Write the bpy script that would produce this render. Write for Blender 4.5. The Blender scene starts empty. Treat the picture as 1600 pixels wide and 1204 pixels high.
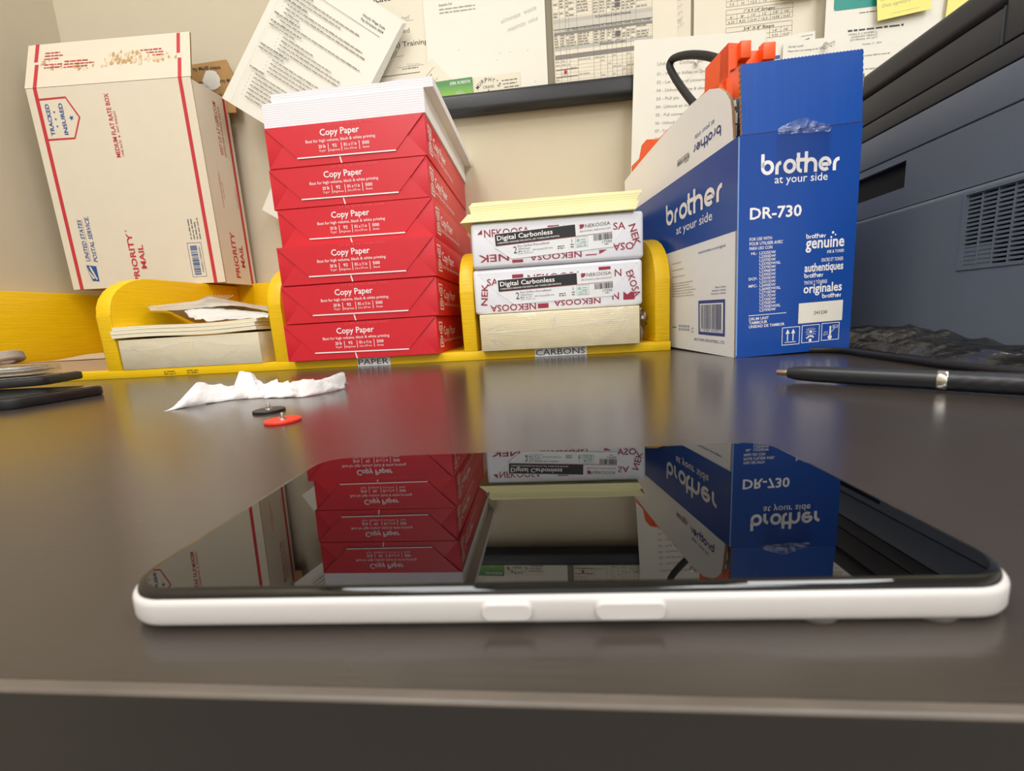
import bpy, bmesh, math, random
from math import sin, cos, pi, radians
from mathutils import Matrix, Vector, noise
random.seed(4)
SC = bpy.context.scene
COL = SC.collection

# ------------------------------------------------------------------ camera
CAM_H, PITCH, ROLL, YAW, FPX = .0519, .1589, -.0607, -.0957, 638.7
fw = Vector((sin(YAW), cos(YAW), 0)); rt = Vector((cos(YAW), -sin(YAW), 0)); up = Vector((0, 0, 1))
fw2 = fw*cos(PITCH)-up*sin(PITCH); up2 = up*cos(PITCH)+fw*sin(PITCH)
r_ = rt*cos(ROLL)+up2*sin(ROLL); u_ = -rt*sin(ROLL)+up2*cos(ROLL)
cd = bpy.data.cameras.new('camera'); cam = bpy.data.objects.new('camera', cd); COL.objects.link(cam)
m = Matrix((r_, u_, -fw2)).transposed().to_4x4(); m.translation = (0, 0, CAM_H)
cam.matrix_world = m
cd.sensor_width = 36; cd.lens = FPX/1600*36; cd.clip_start = .01
cd.dof.use_dof = True; cd.dof.focus_distance = .62; cd.dof.aperture_fstop = 21
SC.camera = cam
# ------------------------------------------------------------------ light and exposure
SC.view_settings.view_transform = 'Standard'; SC.view_settings.look = 'None'
SC.view_settings.gamma = 1; SC.view_settings.use_curve_mapping = False
SC.view_settings.exposure = -.20
wd = bpy.data.worlds.new('world'); SC.world = wd; wd.use_nodes = True
wd.node_tree.nodes['Background'].inputs[0].default_value = (.05, .05, .05, 1)
CEIL_Z, FLOOR_Z = 1.75, -.75
WALL_Y, WALL_XL, BOARD_Y = .84, -.945, .83
def area(name, loc, sx, sy, power, col):
    l = bpy.data.lights.new(name, 'AREA'); l.shape = 'RECTANGLE'; l.size = sx; l.size_y = sy
    l.energy = power; l.color = col
    o = bpy.data.objects.new(name, l); o.location = loc; COL.objects.link(o)
    return o
LIGHTS = [((-.58, -.25), 20), ((1.05, -.10), 25), ((-.58, -1.75), 28), ((1.05, -1.75), 35)]
for (lx, ly), pw in LIGHTS:
    area('ceiling_lamp', (lx, ly, CEIL_Z-.045), .55, 1.15, pw, (.97, .98, 1))

# ------------------------------------------------------------------ materials
def lin(c):
    c = c/255
    return c/12.92 if c <= .04045 else ((c+.055)/1.055)**2.4
def mat(name, rgb, rough=.55, spec=.5, var=.05, scale=60, bump=0, metal=0, ior=None, coat=0, stretch=None):
    if name in bpy.data.materials: return bpy.data.materials[name]
    M = bpy.data.materials.new(name); M.use_nodes = True
    nt = M.node_tree; b = nt.nodes['Principled BSDF']
    c = [lin(v) for v in rgb]
    b.inputs['Roughness'].default_value = rough; b.inputs['Metallic'].default_value = metal
    b.inputs['Specular IOR Level'].default_value = spec
    if ior: b.inputs['IOR'].default_value = ior
    b.inputs['Coat Weight'].default_value = coat; b.inputs['Coat Roughness'].default_value = .08
    tc = nt.nodes.new('ShaderNodeTexCoord'); mp = nt.nodes.new('ShaderNodeMapping')
    nt.links.new(tc.outputs['Object'], mp.inputs[0])
    if stretch: mp.inputs['Scale'].default_value = stretch
    nz = nt.nodes.new('ShaderNodeTexNoise'); nz.inputs['Scale'].default_value = scale; nz.inputs['Detail'].default_value = 4
    nt.links.new(mp.outputs[0], nz.inputs['Vector'])
    mx = nt.nodes.new('ShaderNodeMix'); mx.data_type = 'RGBA'
    mx.inputs[6].default_value = (*[v*(1-var) for v in c], 1); mx.inputs[7].default_value = (*[min(1, v*(1+var)) for v in c], 1)
    nt.links.new(nz.outputs['Fac'], mx.inputs[0]); nt.links.new(mx.outputs[2], b.inputs['Base Color'])
    if bump:
        bp = nt.nodes.new('ShaderNodeBump'); bp.inputs['Strength'].default_value = bump; bp.inputs['Distance'].default_value = .002
        nt.links.new(nz.outputs['Fac'], bp.inputs['Height']); nt.links.new(bp.outputs[0], b.inputs['Normal'])
    return M
def film(name, tint=(1, 1, 1), gloss=.18, rough=.12, bump=.6, scale=90):
    M = bpy.data.materials.new(name); M.use_nodes = True; nt = M.node_tree
    nt.nodes.remove(nt.nodes['Principled BSDF']); out = nt.nodes['Material Output']
    tr = nt.nodes.new('ShaderNodeBsdfTransparent'); tr.inputs[0].default_value = (*tint, 1)
    gl = nt.nodes.new('ShaderNodeBsdfGlossy'); gl.inputs['Roughness'].default_value = rough
    nz = nt.nodes.new('ShaderNodeTexNoise'); nz.inputs['Scale'].default_value = scale; nz.inputs['Detail'].default_value = 5
    tc = nt.nodes.new('ShaderNodeTexCoord'); nt.links.new(tc.outputs['Object'], nz.inputs['Vector'])
    bp = nt.nodes.new('ShaderNodeBump'); bp.inputs['Strength'].default_value = bump; bp.inputs['Distance'].default_value = .004
    nt.links.new(nz.outputs['Fac'], bp.inputs['Height']); nt.links.new(bp.outputs[0], gl.inputs['Normal'])
    ly = nt.nodes.new('ShaderNodeLayerWeight'); ly.inputs[0].default_value = .25; nt.links.new(bp.outputs[0], ly.inputs['Normal'])
    ad = nt.nodes.new('ShaderNodeMath'); ad.operation = 'MULTIPLY_ADD'; ad.use_clamp = True
    ad.inputs[1].default_value = .55; ad.inputs[2].default_value = gloss
    nt.links.new(ly.outputs['Fresnel'], ad.inputs[0])
    mx = nt.nodes.new('ShaderNodeMixShader'); nt.links.new(ad.outputs[0], mx.inputs[0])
    nt.links.new(tr.outputs[0], mx.inputs[1]); nt.links.new(gl.outputs[0], mx.inputs[2]); nt.links.new(mx.outputs[0], out.inputs[0])
    return M
def striped(name, c1, c2, scale, axis='Z', rough=.6, distort=1.0, noisescale=3):
    """stacked sheet edges: fine bands across one axis"""
    M = mat(name, c1, rough); nt = M.node_tree; b = nt.nodes['Principled BSDF']
    wv = nt.nodes.new('ShaderNodeTexWave'); wv.bands_direction = axis; wv.inputs['Scale'].default_value = scale
    wv.inputs['Distortion'].default_value = distort; wv.inputs['Detail'].default_value = 3; wv.inputs['Detail Scale'].default_value = noisescale
    tc = nt.nodes.new('ShaderNodeTexCoord'); nt.links.new(tc.outputs['Object'], wv.inputs['Vector'])
    mx = nt.nodes.new('ShaderNodeMix'); mx.data_type = 'RGBA'
    mx.inputs[6].default_value = (*[lin(v) for v in c2], 1); mx.inputs[7].default_value = (*[lin(v) for v in c1], 1)
    cr = nt.nodes.new('ShaderNodeMapRange'); cr.inputs[1].default_value = .05; cr.inputs[2].default_value = .45
    nt.links.new(wv.outputs['Fac'], cr.inputs[0]); nt.links.new(cr.outputs[0], mx.inputs[0]); nt.links.new(mx.outputs[2], b.inputs['Base Color'])
    return M
PAINT = mat('wall paint', (202, 190, 165), .75, .3, .02, 30, .04)
PAINTL = PAINT
CEILM = mat('ceiling tile', (236, 236, 234), .9, .2)
FLOORM = mat('floor vinyl', (120, 112, 102), .6)
YEL = mat('yellow painted wood', (246, 200, 4), .42, .5, .07, 18, .10, stretch=(1.5, 1.5, 16))
YELX = mat('yellow painted wood grain', (243, 196, 6), .42, .5, .10, 16, .22, stretch=(2, 1.2, 22))
RED = mat('red ream wrapper', (214, 34, 50), .36, .5, .05, 30, .03)
WHT = mat('white print', (245, 240, 238), .5)
PWHT = mat('white copy paper', (240, 236, 238), .7, .3, .02)
NEK = mat('white ream wrapper', (236, 236, 242), .35, .5, .02, 25, .05)
MAR = mat('maroon print', (152, 36, 58), .45)
BLK = mat('black print', (26, 24, 25), .5)
GRY = mat('grey print', (112, 108, 104), .6)
LGRY = mat('light grey print', (182, 177, 166), .6)
GRN_ = mat('green seal print', (150, 185, 165), .6)
CREAM = mat('cream paper', (236, 224, 190), .7, .3, .02)
BLUE = mat('blue box board', (18, 72, 158), .3, .5, .04, 8, .02)
BWH = mat('white box board', (240, 241, 243), .4, .5, .02)
BPRINT = mat('blue print', (44, 66, 138), .45)
KRAFT = mat('corrugated board edge', (158, 124, 92), .8, .2, .25, 300)
ORG = mat('orange plastic', (250, 90, 16), .42, .5, .03, 20)
BLKP = mat('black plastic', (24, 24, 26), .4)
RUB = mat('black rubber', (22, 22, 24), .55)
USPSW = mat('mailer board', (224, 212, 190), .6, .3, .03, 40)
USPSR = mat('mailer red print', (196, 48, 56), .5)
USPSB = mat('mailer blue print', (30, 82, 150), .5)
KRIN = mat('kraft board inside', (178, 138, 88), .85, .2, .06)
PAP = mat('notice paper', (226, 217, 196), .75, .25, .015)
PAPW = mat('white notice paper', (230, 225, 211), .75, .25, .015)
STK = mat('yellow sticky note', (240, 226, 132), .75, .25, .02)
INK = mat('pale ink', (158, 152, 140), .7)
INKT = mat('typed ink', (140, 134, 123), .7)
INKH = mat('typed heading ink', (116, 110, 102), .7)
INKD = mat('dark ink', (70, 68, 66), .7)

# ------------------------------------------------------------------ mesh builder
_tc = {}
def text_mesh(s, bold):
    k = (s, bold)
    if k not in _tc:
        c = bpy.data.curves.new('t', 'FONT'); c.body = s; c.size = 1; c.resolution_u = 2; c.offset = bold
        o = bpy.data.objects.new('t', c); me = o.to_mesh()
        vs = [(v.co.x, v.co.y) for v in me.vertices]; fs = [tuple(p.vertices) for p in me.polygons]
        o.to_mesh_clear(); bpy.data.objects.remove(o); bpy.data.curves.remove(c)
        if vs:
            x0 = min(v[0] for v in vs); x1 = max(v[0] for v in vs)
        else: x0, x1 = 0, 1
        _tc[k] = (vs, fs, x0, x1)
    return _tc[k]
def frame(o, u, v):
    u = Vector(u).normalized(); v = Vector(v); v = (v-u*v.dot(u)).normalized(); n = u.cross(v)
    M = Matrix((u, v, n)).transposed().to_4x4(); M.translation = Vector(o)
    return M
class MB:
    def __init__(s): s.v = []; s.f = []; s.m = []; s.mats = []; s.sm = []
    def mi(s, m):
        if m not in s.mats: s.mats.append(m)
        return s.mats.index(m)
    def add(s, vs, fs, m, T=None, smooth=False):
        b = len(s.v); k = s.mi(m)
        for v in vs:
            v = Vector(v); s.v.append(T @ v if T is not None else v)
        for f in fs: s.f.append([b+i for i in f]); s.m.append(k); s.sm.append(smooth)
    def box(s, lo, hi, m, T=None, bev=0, seg=2, smooth=None):
        bm = bmesh.new(); bmesh.ops.create_cube(bm, size=1)
        for v in bm.verts: v.co = Vector([lo[i]+(v.co[i]+.5)*(hi[i]-lo[i]) for i in range(3)])
        if bev: bmesh.ops.bevel(bm, geom=bm.edges[:], offset=bev, segments=seg, profile=.5, affect='EDGES')
        s.addbm(bm, m, T, bool(bev) if smooth is None else smooth)
    def addbm(s, bm, m, T=None, smooth=False):
        bm.verts.index_update()
        s.add([v.co.copy() for v in bm.verts], [[v.index for v in f.verts] for f in bm.faces], m, T, smooth); bm.free()
    def prism(s, pts, t, m, T=None, edge=None, smooth=False):
        """2d outline in local x,y extruded to z=t; edge = material of rim"""
        n = len(pts)
        a = [(p[0], p[1], 0) for p in pts]; b = [(p[0], p[1], t) for p in pts]
        s.add(a+b, [list(range(n))[::-1], [n+i for i in range(n)]], m, T)
        s.add(a+b, [[i, (i+1) % n, n+(i+1) % n, n+i] for i in range(n)], edge or m, T, smooth)
    def loft(s, rings, m, T=None, cap=True, smooth=True):
        n = len(rings[0]); vs = [p for r in rings for p in r]; fs = []
        for k in range(len(rings)-1):
            for i in range(n):
                j = (i+1) % n; fs.append([k*n+i, k*n+j, (k+1)*n+j, (k+1)*n+i])
        s.add(vs, fs, m, T, smooth)
        if cap:
            s.add(rings[0], [list(range(n))[::-1]], m, T); s.add(rings[-1], [list(range(n))], m, T)
    def tube(s, pts, r, m, n=10, T=None, cap=True):
        pts = [Vector(p) for p in pts]; rings = []; prev = None
        for i, p in enumerate(pts):
            d = (pts[min(i+1, len(pts)-1)]-pts[max(i-1, 0)]).normalized()
            a = prev if prev is not None else (Vector((0, 0, 1)) if abs(d.z) < .9 else Vector((1, 0, 0)))
            x = (a-d*a.dot(d)).normalized(); y = d.cross(x); prev = x
            rr = r[i] if isinstance(r, (list, tuple)) else r
            rings.append([p+x*rr*cos(2*pi*k/n)+y*rr*sin(2*pi*k/n) for k in range(n)])
        s.loft(rings, m, T, cap)
    def lathe(s, prof, m, T=None, n=32, smooth=True):
        rings = [[(r*cos(2*pi*k/n), r*sin(2*pi*k/n), z) for k in range(n)] for r, z in prof]
        s.loft(rings, m, T, True, smooth)
    # flat print in a frame
    def rect(s, F, x0, y0, x1, y1, m, l=.00015): s.add([(x0, y0, l), (x1, y0, l), (x1, y1, l), (x0, y1, l)], [[0, 1, 2, 3]], m, F)
    def poly(s, F, pts, m, l=.00015): s.add([(p[0], p[1], l) for p in pts], [list(range(len(pts)))], m, F)
    def disc(s, F, x, y, r, m, l=.0002, n=20): s.poly(F, [(x+r*cos(2*pi*k/n), y+r*sin(2*pi*k/n)) for k in range(n)], m, l)
    def box2(s, F, x0, y0, x1, y1, w, m, l=.0002):
        s.rect(F, x0, y0, x1, y0+w, m, l); s.rect(F, x0, y1-w, x1, y1, m, l); s.rect(F, x0, y0+w, x0+w, y1-w, m, l); s.rect(F, x1-w, y0+w, x1, y1-w, m, l)
    def stroke(s, F, pts, w, m, l=.0002, closed=False):
        n = len(pts); L = []; R = []
        for i in range(n):
            a = Vector(pts[(i-1) % n if closed else max(i-1, 0)]); b = Vector(pts[(i+1) % n if closed else min(i+1, n-1)])
            d = (b-a); d = d.normalized() if d.length > 1e-9 else Vector((1, 0)); nn = Vector((-d.y, d.x))*w/2; p = Vector(pts[i])
            L.append(p+nn); R.append(p-nn)
        vs = [(p.x, p.y, l) for p in L]+[(p.x, p.y, l) for p in R]
        fs = [[i, (i+1) % n, n+(i+1) % n, n+i] for i in range(n if closed else n-1)]
        s.add(vs, fs, m, F)
    def text(s, F, t, x, y, h, m, w=None, al='L', bold=0.0, shear=0, l=.0002, track=1):
        vs, fs, x0, x1 = text_mesh(t, bold)
        k = h/.70; kx = k*track if w is None else w/max(x1-x0, 1e-6)
        wd_ = (x1-x0)*kx; ox = x-{'L': 0, 'C': wd_/2, 'R': wd_}[al]
        s.add([(ox+(v[0]-x0)*kx+shear*v[1]*k, y+v[1]*k, l) for v in vs], fs, m, F)
    def words(s, F, x, y, w, n, dy, h, m, seed=0, l=.0002, ragged=.25):
        R = random.Random(seed)
        for i in range(n):
            xx = x; end = x+w*(1-ragged*R.random())
            while xx < end:
                ww = min(h*R.uniform(1.2, 4.5), end-xx)
                if ww > h*.4: s.rect(F, xx, y-i*dy, xx+ww, y-i*dy+h*R.uniform(.6, .8), m, l)
                xx += ww+h*.55
    def barcode(s, F, x0, y0, x1, y1, m, seed=1, n=26, l=.0003):
        R = random.Random(seed); x = x0; u = (x1-x0)/(n*2.6)
        while x < x1:
            w = u*R.choice([1, 1, 2, 3]); s.rect(F, x, y0, min(x+w, x1), y1, m, l); x += w+u*R.choice([1, 1, 2])
    def build(s, name, parent=None, M=None):
        me = bpy.data.meshes.new(name); me.from_pydata([tuple(v) for v in s.v], [], s.f); me.validate(clean_customdata=False)
        for m in s.mats: me.materials.append(m)
        if len(me.polygons) == len(s.f):
            me.polygons.foreach_set('material_index', s.m); me.polygons.foreach_set('use_smooth', s.sm)
        me.update()
        if any(s.sm):
            try: me.set_sharp_from_angle(angle=radians(40))
            except Exception: pass
        o = bpy.data.objects.new(name, me); COL.objects.link(o)
        if parent: o.parent = parent
        if M is not None: o.matrix_world = M
        return o
def tag(o, label=None, cat=None, group=None, kind=None):
    if label: o['label'] = label
    if cat: o['category'] = cat
    if group: o['group'] = group
    if kind: o['kind'] = kind
    return o
def thing(name, label, cat, M=None, group=None):
    o = bpy.data.objects.new(name, None); o.empty_display_size = .02; COL.objects.link(o)
    if M is not None: o.matrix_world = M
    return tag(o, label, cat, group)
def pose(x, y, z, a=0): return Matrix.Translation((x, y, z)) @ Matrix.Rotation(a, 4, 'Z')
def copy_tree(o, M, label):
    c = o.copy(); COL.objects.link(c); c.matrix_world = M; c['label'] = label
    for ch in o.children:
        d = ch.copy(); COL.objects.link(d); d.parent = c
        for g in ch.children:
            e = g.copy(); COL.objects.link(e); e.parent = d
    return c
def arc(cx, cy, r, a0, a1, n=10):
    return [(cx+r*cos(radians(a0+(a1-a0)*i/n)), cy+r*sin(radians(a0+(a1-a0)*i/n))) for i in range(n+1)]
def rrect(x0, y0, x1, y1, r, n=6):
    return arc(x1-r, y0+r, r, -90, 0, n)+arc(x1-r, y1-r, r, 0, 90, n)+arc(x0+r, y1-r, r, 90, 180, n)+arc(x0+r, y0+r, r, 180, 270, n)
def brother(mb, F, x, y, w, h, mt, l=.0002):
    """lower-case rounded logo lettering drawn from strokes; h = ascender height"""
    xh = h/1.42; r = xh*.40; sw = xh*.25; mid = xh*.5; R_ = xh*.5-sw/2
    gl = []
    adv = 0
    def rel(p, ox): return [(a+ox, b) for a, b in p]
    def bowl(c): return arc(c, mid, R_, 0, 360, 22)
    gl.append([(sw/2, h), (sw/2, mid)]+arc(sw/2+R_, mid, R_, 180, 540, 22)); adv = 2*R_+sw+xh*.10
    gl.append(rel([(sw/2, 0), (sw/2, xh*.45)]+arc(sw/2+R_*.9, xh*.45, R_*.9, 180, 95, 8), adv)); adv += sw+R_*.95
    gl.append(rel(bowl(R_+sw/2), adv)); adv += 2*R_+sw+xh*.02
    gl.append(rel([(sw/2, h*.96), (sw/2, mid)]+arc(sw/2+R_*.75, R_*.75+sw/2, R_*.75, 180, 275, 8), adv))
    gl.append(rel([(-sw*.2, xh-sw/2), (xh*.62, xh-sw/2)], adv)); adv += sw+R_*.95
    gl.append(rel([(sw/2, h), (sw/2, 0)], adv))
    gl.append(rel(arc(sw/2+R_, mid, R_, 165, 0, 12)+[(sw/2+2*R_, 0)], adv)); adv += 2*R_+sw+xh*.10
    gl.append(rel([(sw/2+.1*R_, mid-sw*.1), (2*R_+sw*.5, mid-sw*.1)]+arc(R_+sw/2, mid, R_, 0, 310, 20), adv)); adv += 2*R_+sw+xh*.12
    gl.append(rel([(sw/2, 0), (sw/2, xh*.45)]+arc(sw/2+R_*.9, xh*.45, R_*.9, 180, 85, 8), adv)); adv += sw+R_*1.1
    k = w/adv
    for j, g in enumerate(gl): mb.stroke(F, [(x+a*k, y+b) for a, b in g], sw*min(1, k*1.05), mt, l+j*.00001)

def smooth_path(P_, k=6):
    P_ = [Vector(p) for p in P_]; out = []
    for i in range(len(P_)-1):
        p0, p1, p2, p3 = P_[max(i-1, 0)], P_[i], P_[i+1], P_[min(i+2, len(P_)-1)]
        for j in range(k):
            s_ = j/k; out.append(.5*((2*p1)+(p2-p0)*s_+(2*p0-5*p1+4*p2-p3)*s_*s_+(3*p1-p0-3*p2+p3)*s_**3))
    return out+[P_[-1]]
# ------------------------------------------------------------------ room shell
def struct(name, mb):
    return tag(mb.build(name), kind='structure')
RX, RY = 2.9, -2.6
b = MB(); b.box((WALL_XL-.1, WALL_Y, FLOOR_Z), (RX, WALL_Y+.1, CEIL_Z), PAINT); struct('wall_back', b)
b = MB(); b.box((WALL_XL-.1, RY, FLOOR_Z), (WALL_XL, WALL_Y, CEIL_Z), PAINTL); struct('wall_left', b)
b = MB(); b.box((RX, RY, FLOOR_Z), (RX+.1, WALL_Y+.1, CEIL_Z), CEILM); struct('wall_right', b)
b = MB(); b.box((WALL_XL-.1, RY-.1, FLOOR_Z), (RX+.1, RY, CEIL_Z), CEILM); struct('wall_front', b)
b = MB(); b.box((WALL_XL-.1, RY-.1, FLOOR_Z-.1), (RX+.1, WALL_Y+.1, FLOOR_Z), FLOORM); struct('floor', b)
b = MB(); b.box((WALL_XL-.1, RY-.1, CEIL_Z), (RX+.1, WALL_Y+.1, CEIL_Z+.1), CEILM); struct('ceiling', b)
LMET = mat('white enamel', (235, 235, 232), .4)
for (lx, ly), pw in LIGHTS:
    t = thing('ceiling_light', 'white metal ceiling light troffer %s of the room' % (('front' if ly < -1 else 'desk')+' side, '+('left' if lx < 0 else 'right')+' half'), 'ceiling light', Matrix.Translation((lx, ly, CEIL_Z)))
    b = MB()
    for lo, hi in (((-.32, -.62, -.05), (-.28, .62, 0)), ((.28, -.62, -.05), (.32, .62, 0)), ((-.28, -.62, -.05), (.28, -.58, 0)), ((-.28, .58, -.05), (.28, .62, 0)), ((-.28, -.58, -.012), (.28, .58, 0))):
        b.box(lo, hi, LMET)
    b.build('housing', t)

# ------------------------------------------------------------------ desk
def desk_material():
    M = mat('espresso wood laminate', (60, 53, 48), .21, .5, .12, 9, 0, stretch=(1.2, 14, 14))
    nt = M.node_tree; b_ = nt.nodes['Principled BSDF']; b_.inputs['IOR'].default_value = 1.75
    tc = nt.nodes.new('ShaderNodeTexCoord'); mp = nt.nodes.new('ShaderNodeMapping'); mp.inputs['Scale'].default_value = (60, 900, 300)
    nz = nt.nodes.new('ShaderNodeTexNoise'); nz.inputs['Scale'].default_value = 1; nz.inputs['Detail'].default_value = 3
    bp = nt.nodes.new('ShaderNodeBump'); bp.inputs['Strength'].default_value = .05; bp.inputs['Distance'].default_value = .0006
    nt.links.new(tc.outputs['Object'], mp.inputs[0]); nt.links.new(mp.outputs[0], nz.inputs['Vector'])
    nt.links.new(nz.outputs['Fac'], bp.inputs['Height']); nt.links.new(bp.outputs[0], b_.inputs['Normal'])
    return M
DESK = desk_material(); DEDGE = mat('dark edge band', (38, 35, 33), .5, .5, .1, 14, stretch=(1, 8, 8))
EDGE_Y = .0480
t = thing('desk', 'long dark espresso wood desk against the wall holding the whole scene', 'desk', Matrix.Translation((.2, EDGE_Y, FLOOR_Z)))
def dl(x, y, z): return (x-.2, y-EDGE_Y, z-FLOOR_Z)
b = MB(); b.box(dl(WALL_XL+.004, EDGE_Y+.002, -.0165), dl(1.3, WALL_Y-.003, 0), DESK); b.build('tabletop', t)
b = MB()
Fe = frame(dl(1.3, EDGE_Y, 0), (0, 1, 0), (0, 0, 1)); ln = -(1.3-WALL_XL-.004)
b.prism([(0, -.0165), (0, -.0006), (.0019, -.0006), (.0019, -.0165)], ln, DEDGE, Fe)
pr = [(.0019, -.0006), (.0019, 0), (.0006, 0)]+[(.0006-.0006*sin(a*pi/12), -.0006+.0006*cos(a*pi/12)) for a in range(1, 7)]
b.prism(pr, ln, mat('worn highlit edge laminate', (96, 87, 78), .4, .5, .45, 60, 0, stretch=(1, 4, 4)), Fe)  # lighter rounding: edge wear plus a bevel highlight put into the colour
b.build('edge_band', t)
for x0 in (WALL_XL+.01, 1.25):
    b = MB(); b.box(dl(x0, EDGE_Y+.10, FLOOR_Z), dl(x0+.03, WALL_Y-.02, -.0165), DESK); b.build('leg_panel', t)

# ------------------------------------------------------------------ yellow rack
FT = .0122; RYF = .5551; RYB = WALL_Y-.004; DH = .1525
def div_profile():
    y0, y1 = RYF, RYB-.014
    return [(y0, 0), (y1, 0), (y1, DH+.002), (y0+.075, DH)]+[(y0+.075-.075*sin(radians(a)), DH-.06+.06*cos(radians(a))) for a in range(12, 91, 13)]+[(y0, DH-.06)]
t = thing('paper_rack', 'yellow painted wooden paper rack with rounded dividers on the back of the desk', 'rack', Matrix.Translation((-.38, RYF, 0)))
Tl = Matrix.Translation((.38, -RYF, 0))
b = MB(); b.box((-.94, RYF, 0), (.1593, RYB, FT), YEL, Tl, .0008); 
for sx in (-.570, -.533):   # scuffs on the lip
    b.words(Tl @ frame((sx, RYF, .006), (1, 0, 0), (0, 0, 1)), 0, 0, .02, 2, .0035, .0028, mat('scuffed paint', (150, 118, 20), .6), int(-sx*1000))
base_ = b.build('base_board', t)
b = MB(); b.box((-.94, RYB-.014, FT), (.128, RYB, DH+.006), YELX, Tl, .001); b.build('back_board', t)
for k, (x0, x1, sh) in enumerate([(-.942, -.922, 0), (-.6615, -.6385, 0), (-.3925, -.3725, 0), (-.1165, -.0975, 0), (.1396, .1585, -.024)]):
    b = MB(); pf = div_profile(); n = len(pf)
    lo = []; hi = []
    for y, z in pf:
        s_ = sh*(y-RYF)/(RYB-RYF); zz = max(z, FT)
        lo.append((x0+s_, y+(.0004 if z < FT else 0), zz)); hi.append((x1+s_, y+(.0004 if z < FT else 0), zz))
    bm = bmesh.new(); vl = [bm.verts.new(p) for p in lo]; vh = [bm.verts.new(p) for p in hi]
    bm.faces.new(vl[::-1]); bm.faces.new(vh)
    for i in range(n): bm.faces.new([vl[i], vl[(i+1) % n], vh[(i+1) % n], vh[i]])
    bmesh.ops.recalc_face_normals(bm, faces=bm.faces[:])
    es = [e for e in bm.edges if len(e.link_faces) == 2 and e.calc_face_angle(0) > .9]
    bmesh.ops.bevel(bm, geom=es, offset=.0015, segments=2, profile=.5, affect='EDGES')
    b.addbm(bm, YELX, Tl, True); b.build('divider', t)
LAB = mat('label tape', (250, 251, 252), .45)
for s_, x0, x1, z0 in (('PAPER', -.2700, -.2222, -.0004), ('CARBONS', -.0195, .0500, -.0002)):
    b = MB(); F = Tl @ frame((x0, RYF-.0005, z0+.0006), (1, 0, 0), (0, 0, 1)); b.prism([(0, 0), (x1-x0, 0), (x1-x0, .0112), (0, .0112)], .0004, LAB, F)
    b.text(F, s_, .0015, .0018, .0080, mat('label ink', (48, 50, 56), .6), w=x1-x0-.004, l=.0006); o = b.build('label_strip', base_); o['label'] = 'white label strip reading '+s_

# ------------------------------------------------------------------ red copy-paper reams
RH, RW, RD = .05122, .216, .279
def red_ream():
    t = thing('paper_ream', '', 'paper ream', None, 'red copy paper reams in the stack')
    H = RH-.0004
    b = MB(); b.box((0, .0006, 0), (RW, RD, H), RED, None, .0012, 2)
    Fs = frame((RW, 0, 0), (0, 1, 0), (0, 0, 1))
    b.box2(Fs, .0120, .008, .0310, .043, .0019, WHT)
    b.rect(Fs, .0115, .0205, .0145, .0305, RED, .0003); b.rect(Fs, .0285, .0205, .0315, .0305, RED, .0003)
    for zz in (.0125, .0265): b.box2(Fs, .0165, zz, .0265, zz+.0115, .0017, WHT); b.stroke(Fs, [(.0165, zz), (.0265, zz+.0115)], .0015, WHT)
    b.text(Fs, 'Copy Paper', .037, .0245, .0125, WHT, w=.074, bold=.016)
    b.text(Fs, 'Best for high volume, black & white printing', .037, .0145, .0046, WHT, w=.120, bold=.004)
    b.build('wrapper', t)
    # folded end: back web, lower flap, side tucks, top flap
    Ff = frame((0, .0006, 0), (1, 0, 0), (0, 0, 1))
    b = MB(); b.prism([(.001, .0008), (RW-.001, .0008), (RW-.026, .0285), (.026, .0285)], .0010, RED, Ff)
    b.stroke(Ff, [(.0995, .0085), (.1012, .0005)], .0016, WHT, .0013)
    b.build('lower_flap', t)
    b = MB(); Fg = frame((0, .00005, 0), (1, 0, 0), (0, 0, 1))
    b.prism([(.0008, H-.0006), (.0415, .0108), (.176, .0095), (RW-.0008, H-.0006)], .0013, RED, Fg)
    b.poly(Fg, [(.0415, .0097), (.176, .0084), (.1752, .0100), (.0422, .0112)], WHT, .0016)
    b.text(Fg, 'Copy Paper', .103, .0352, .0078, WHT, w=.053, al='C', bold=.014, l=.0016)
    b.text(Fg, 'Best for high volume, black & white printing', .103, .0275, .0037, WHT, w=.094, al='C', bold=.004, l=.0016)
    b.text(Fg, 'L7 01 6 16 14:26 2342', .120, .0465, .0026, mat('faint embossed date', (236, 92, 100), .5), w=.062, al='C', l=.0016)
    for i, (x, big, sm) in enumerate(((.0775, '20 lb', '75 g/m\u00b2'), (.0945, '92', 'Brightness'), (.1155, '8\u00bd x 11 in', '216 x 279 mm'), (.1365, '500', 'Sheets'))):
        b.text(Fg, big, x, .0202, .0040, WHT, w=(.0095, .006, .017, .0095)[i], al='C', bold=.012, l=.0016)
        b.text(Fg, sm, x, .0157, .0026, WHT, w=(.009, .0135, .0175, .009)[i], al='C', l=.0016)
    for x in (.0855, .1035, .1275): b.rect(Fg, x, .0148, x+.0007, .0252, WHT, .0016)
    b.build('top_flap', t)
    return t
R0 = red_ream()
RP = [(-.3645, .5415, .0062), (-.3601, .5411, .0085), (-.3578, .5405, .0095), (-.3592, .5561, .0080), (-.3630, .5562, .0135), (-.3612, .5561, .0150)]
RL = ['red-wrapped copy paper ream at the bottom of the red stack, on the yellow rack floor',
      'red-wrapped copy paper ream second from the bottom of the red stack',
      'red-wrapped copy paper ream third from the bottom of the red stack',
      'red-wrapped copy paper ream fourth from the bottom, third from the top of the red stack',
      'red-wrapped copy paper ream fifth from the bottom, just under the topmost red one',
      'topmost red-wrapped copy paper ream, opened with loose white paper lying on it']
for i, (x, y, a) in enumerate(RP):
    M = pose(x, y, FT+i*RH, a)
    if i == 0: R0.matrix_world = M; R0['label'] = RL[0]
    else: copy_tree(R0, M, RL[i])
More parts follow.
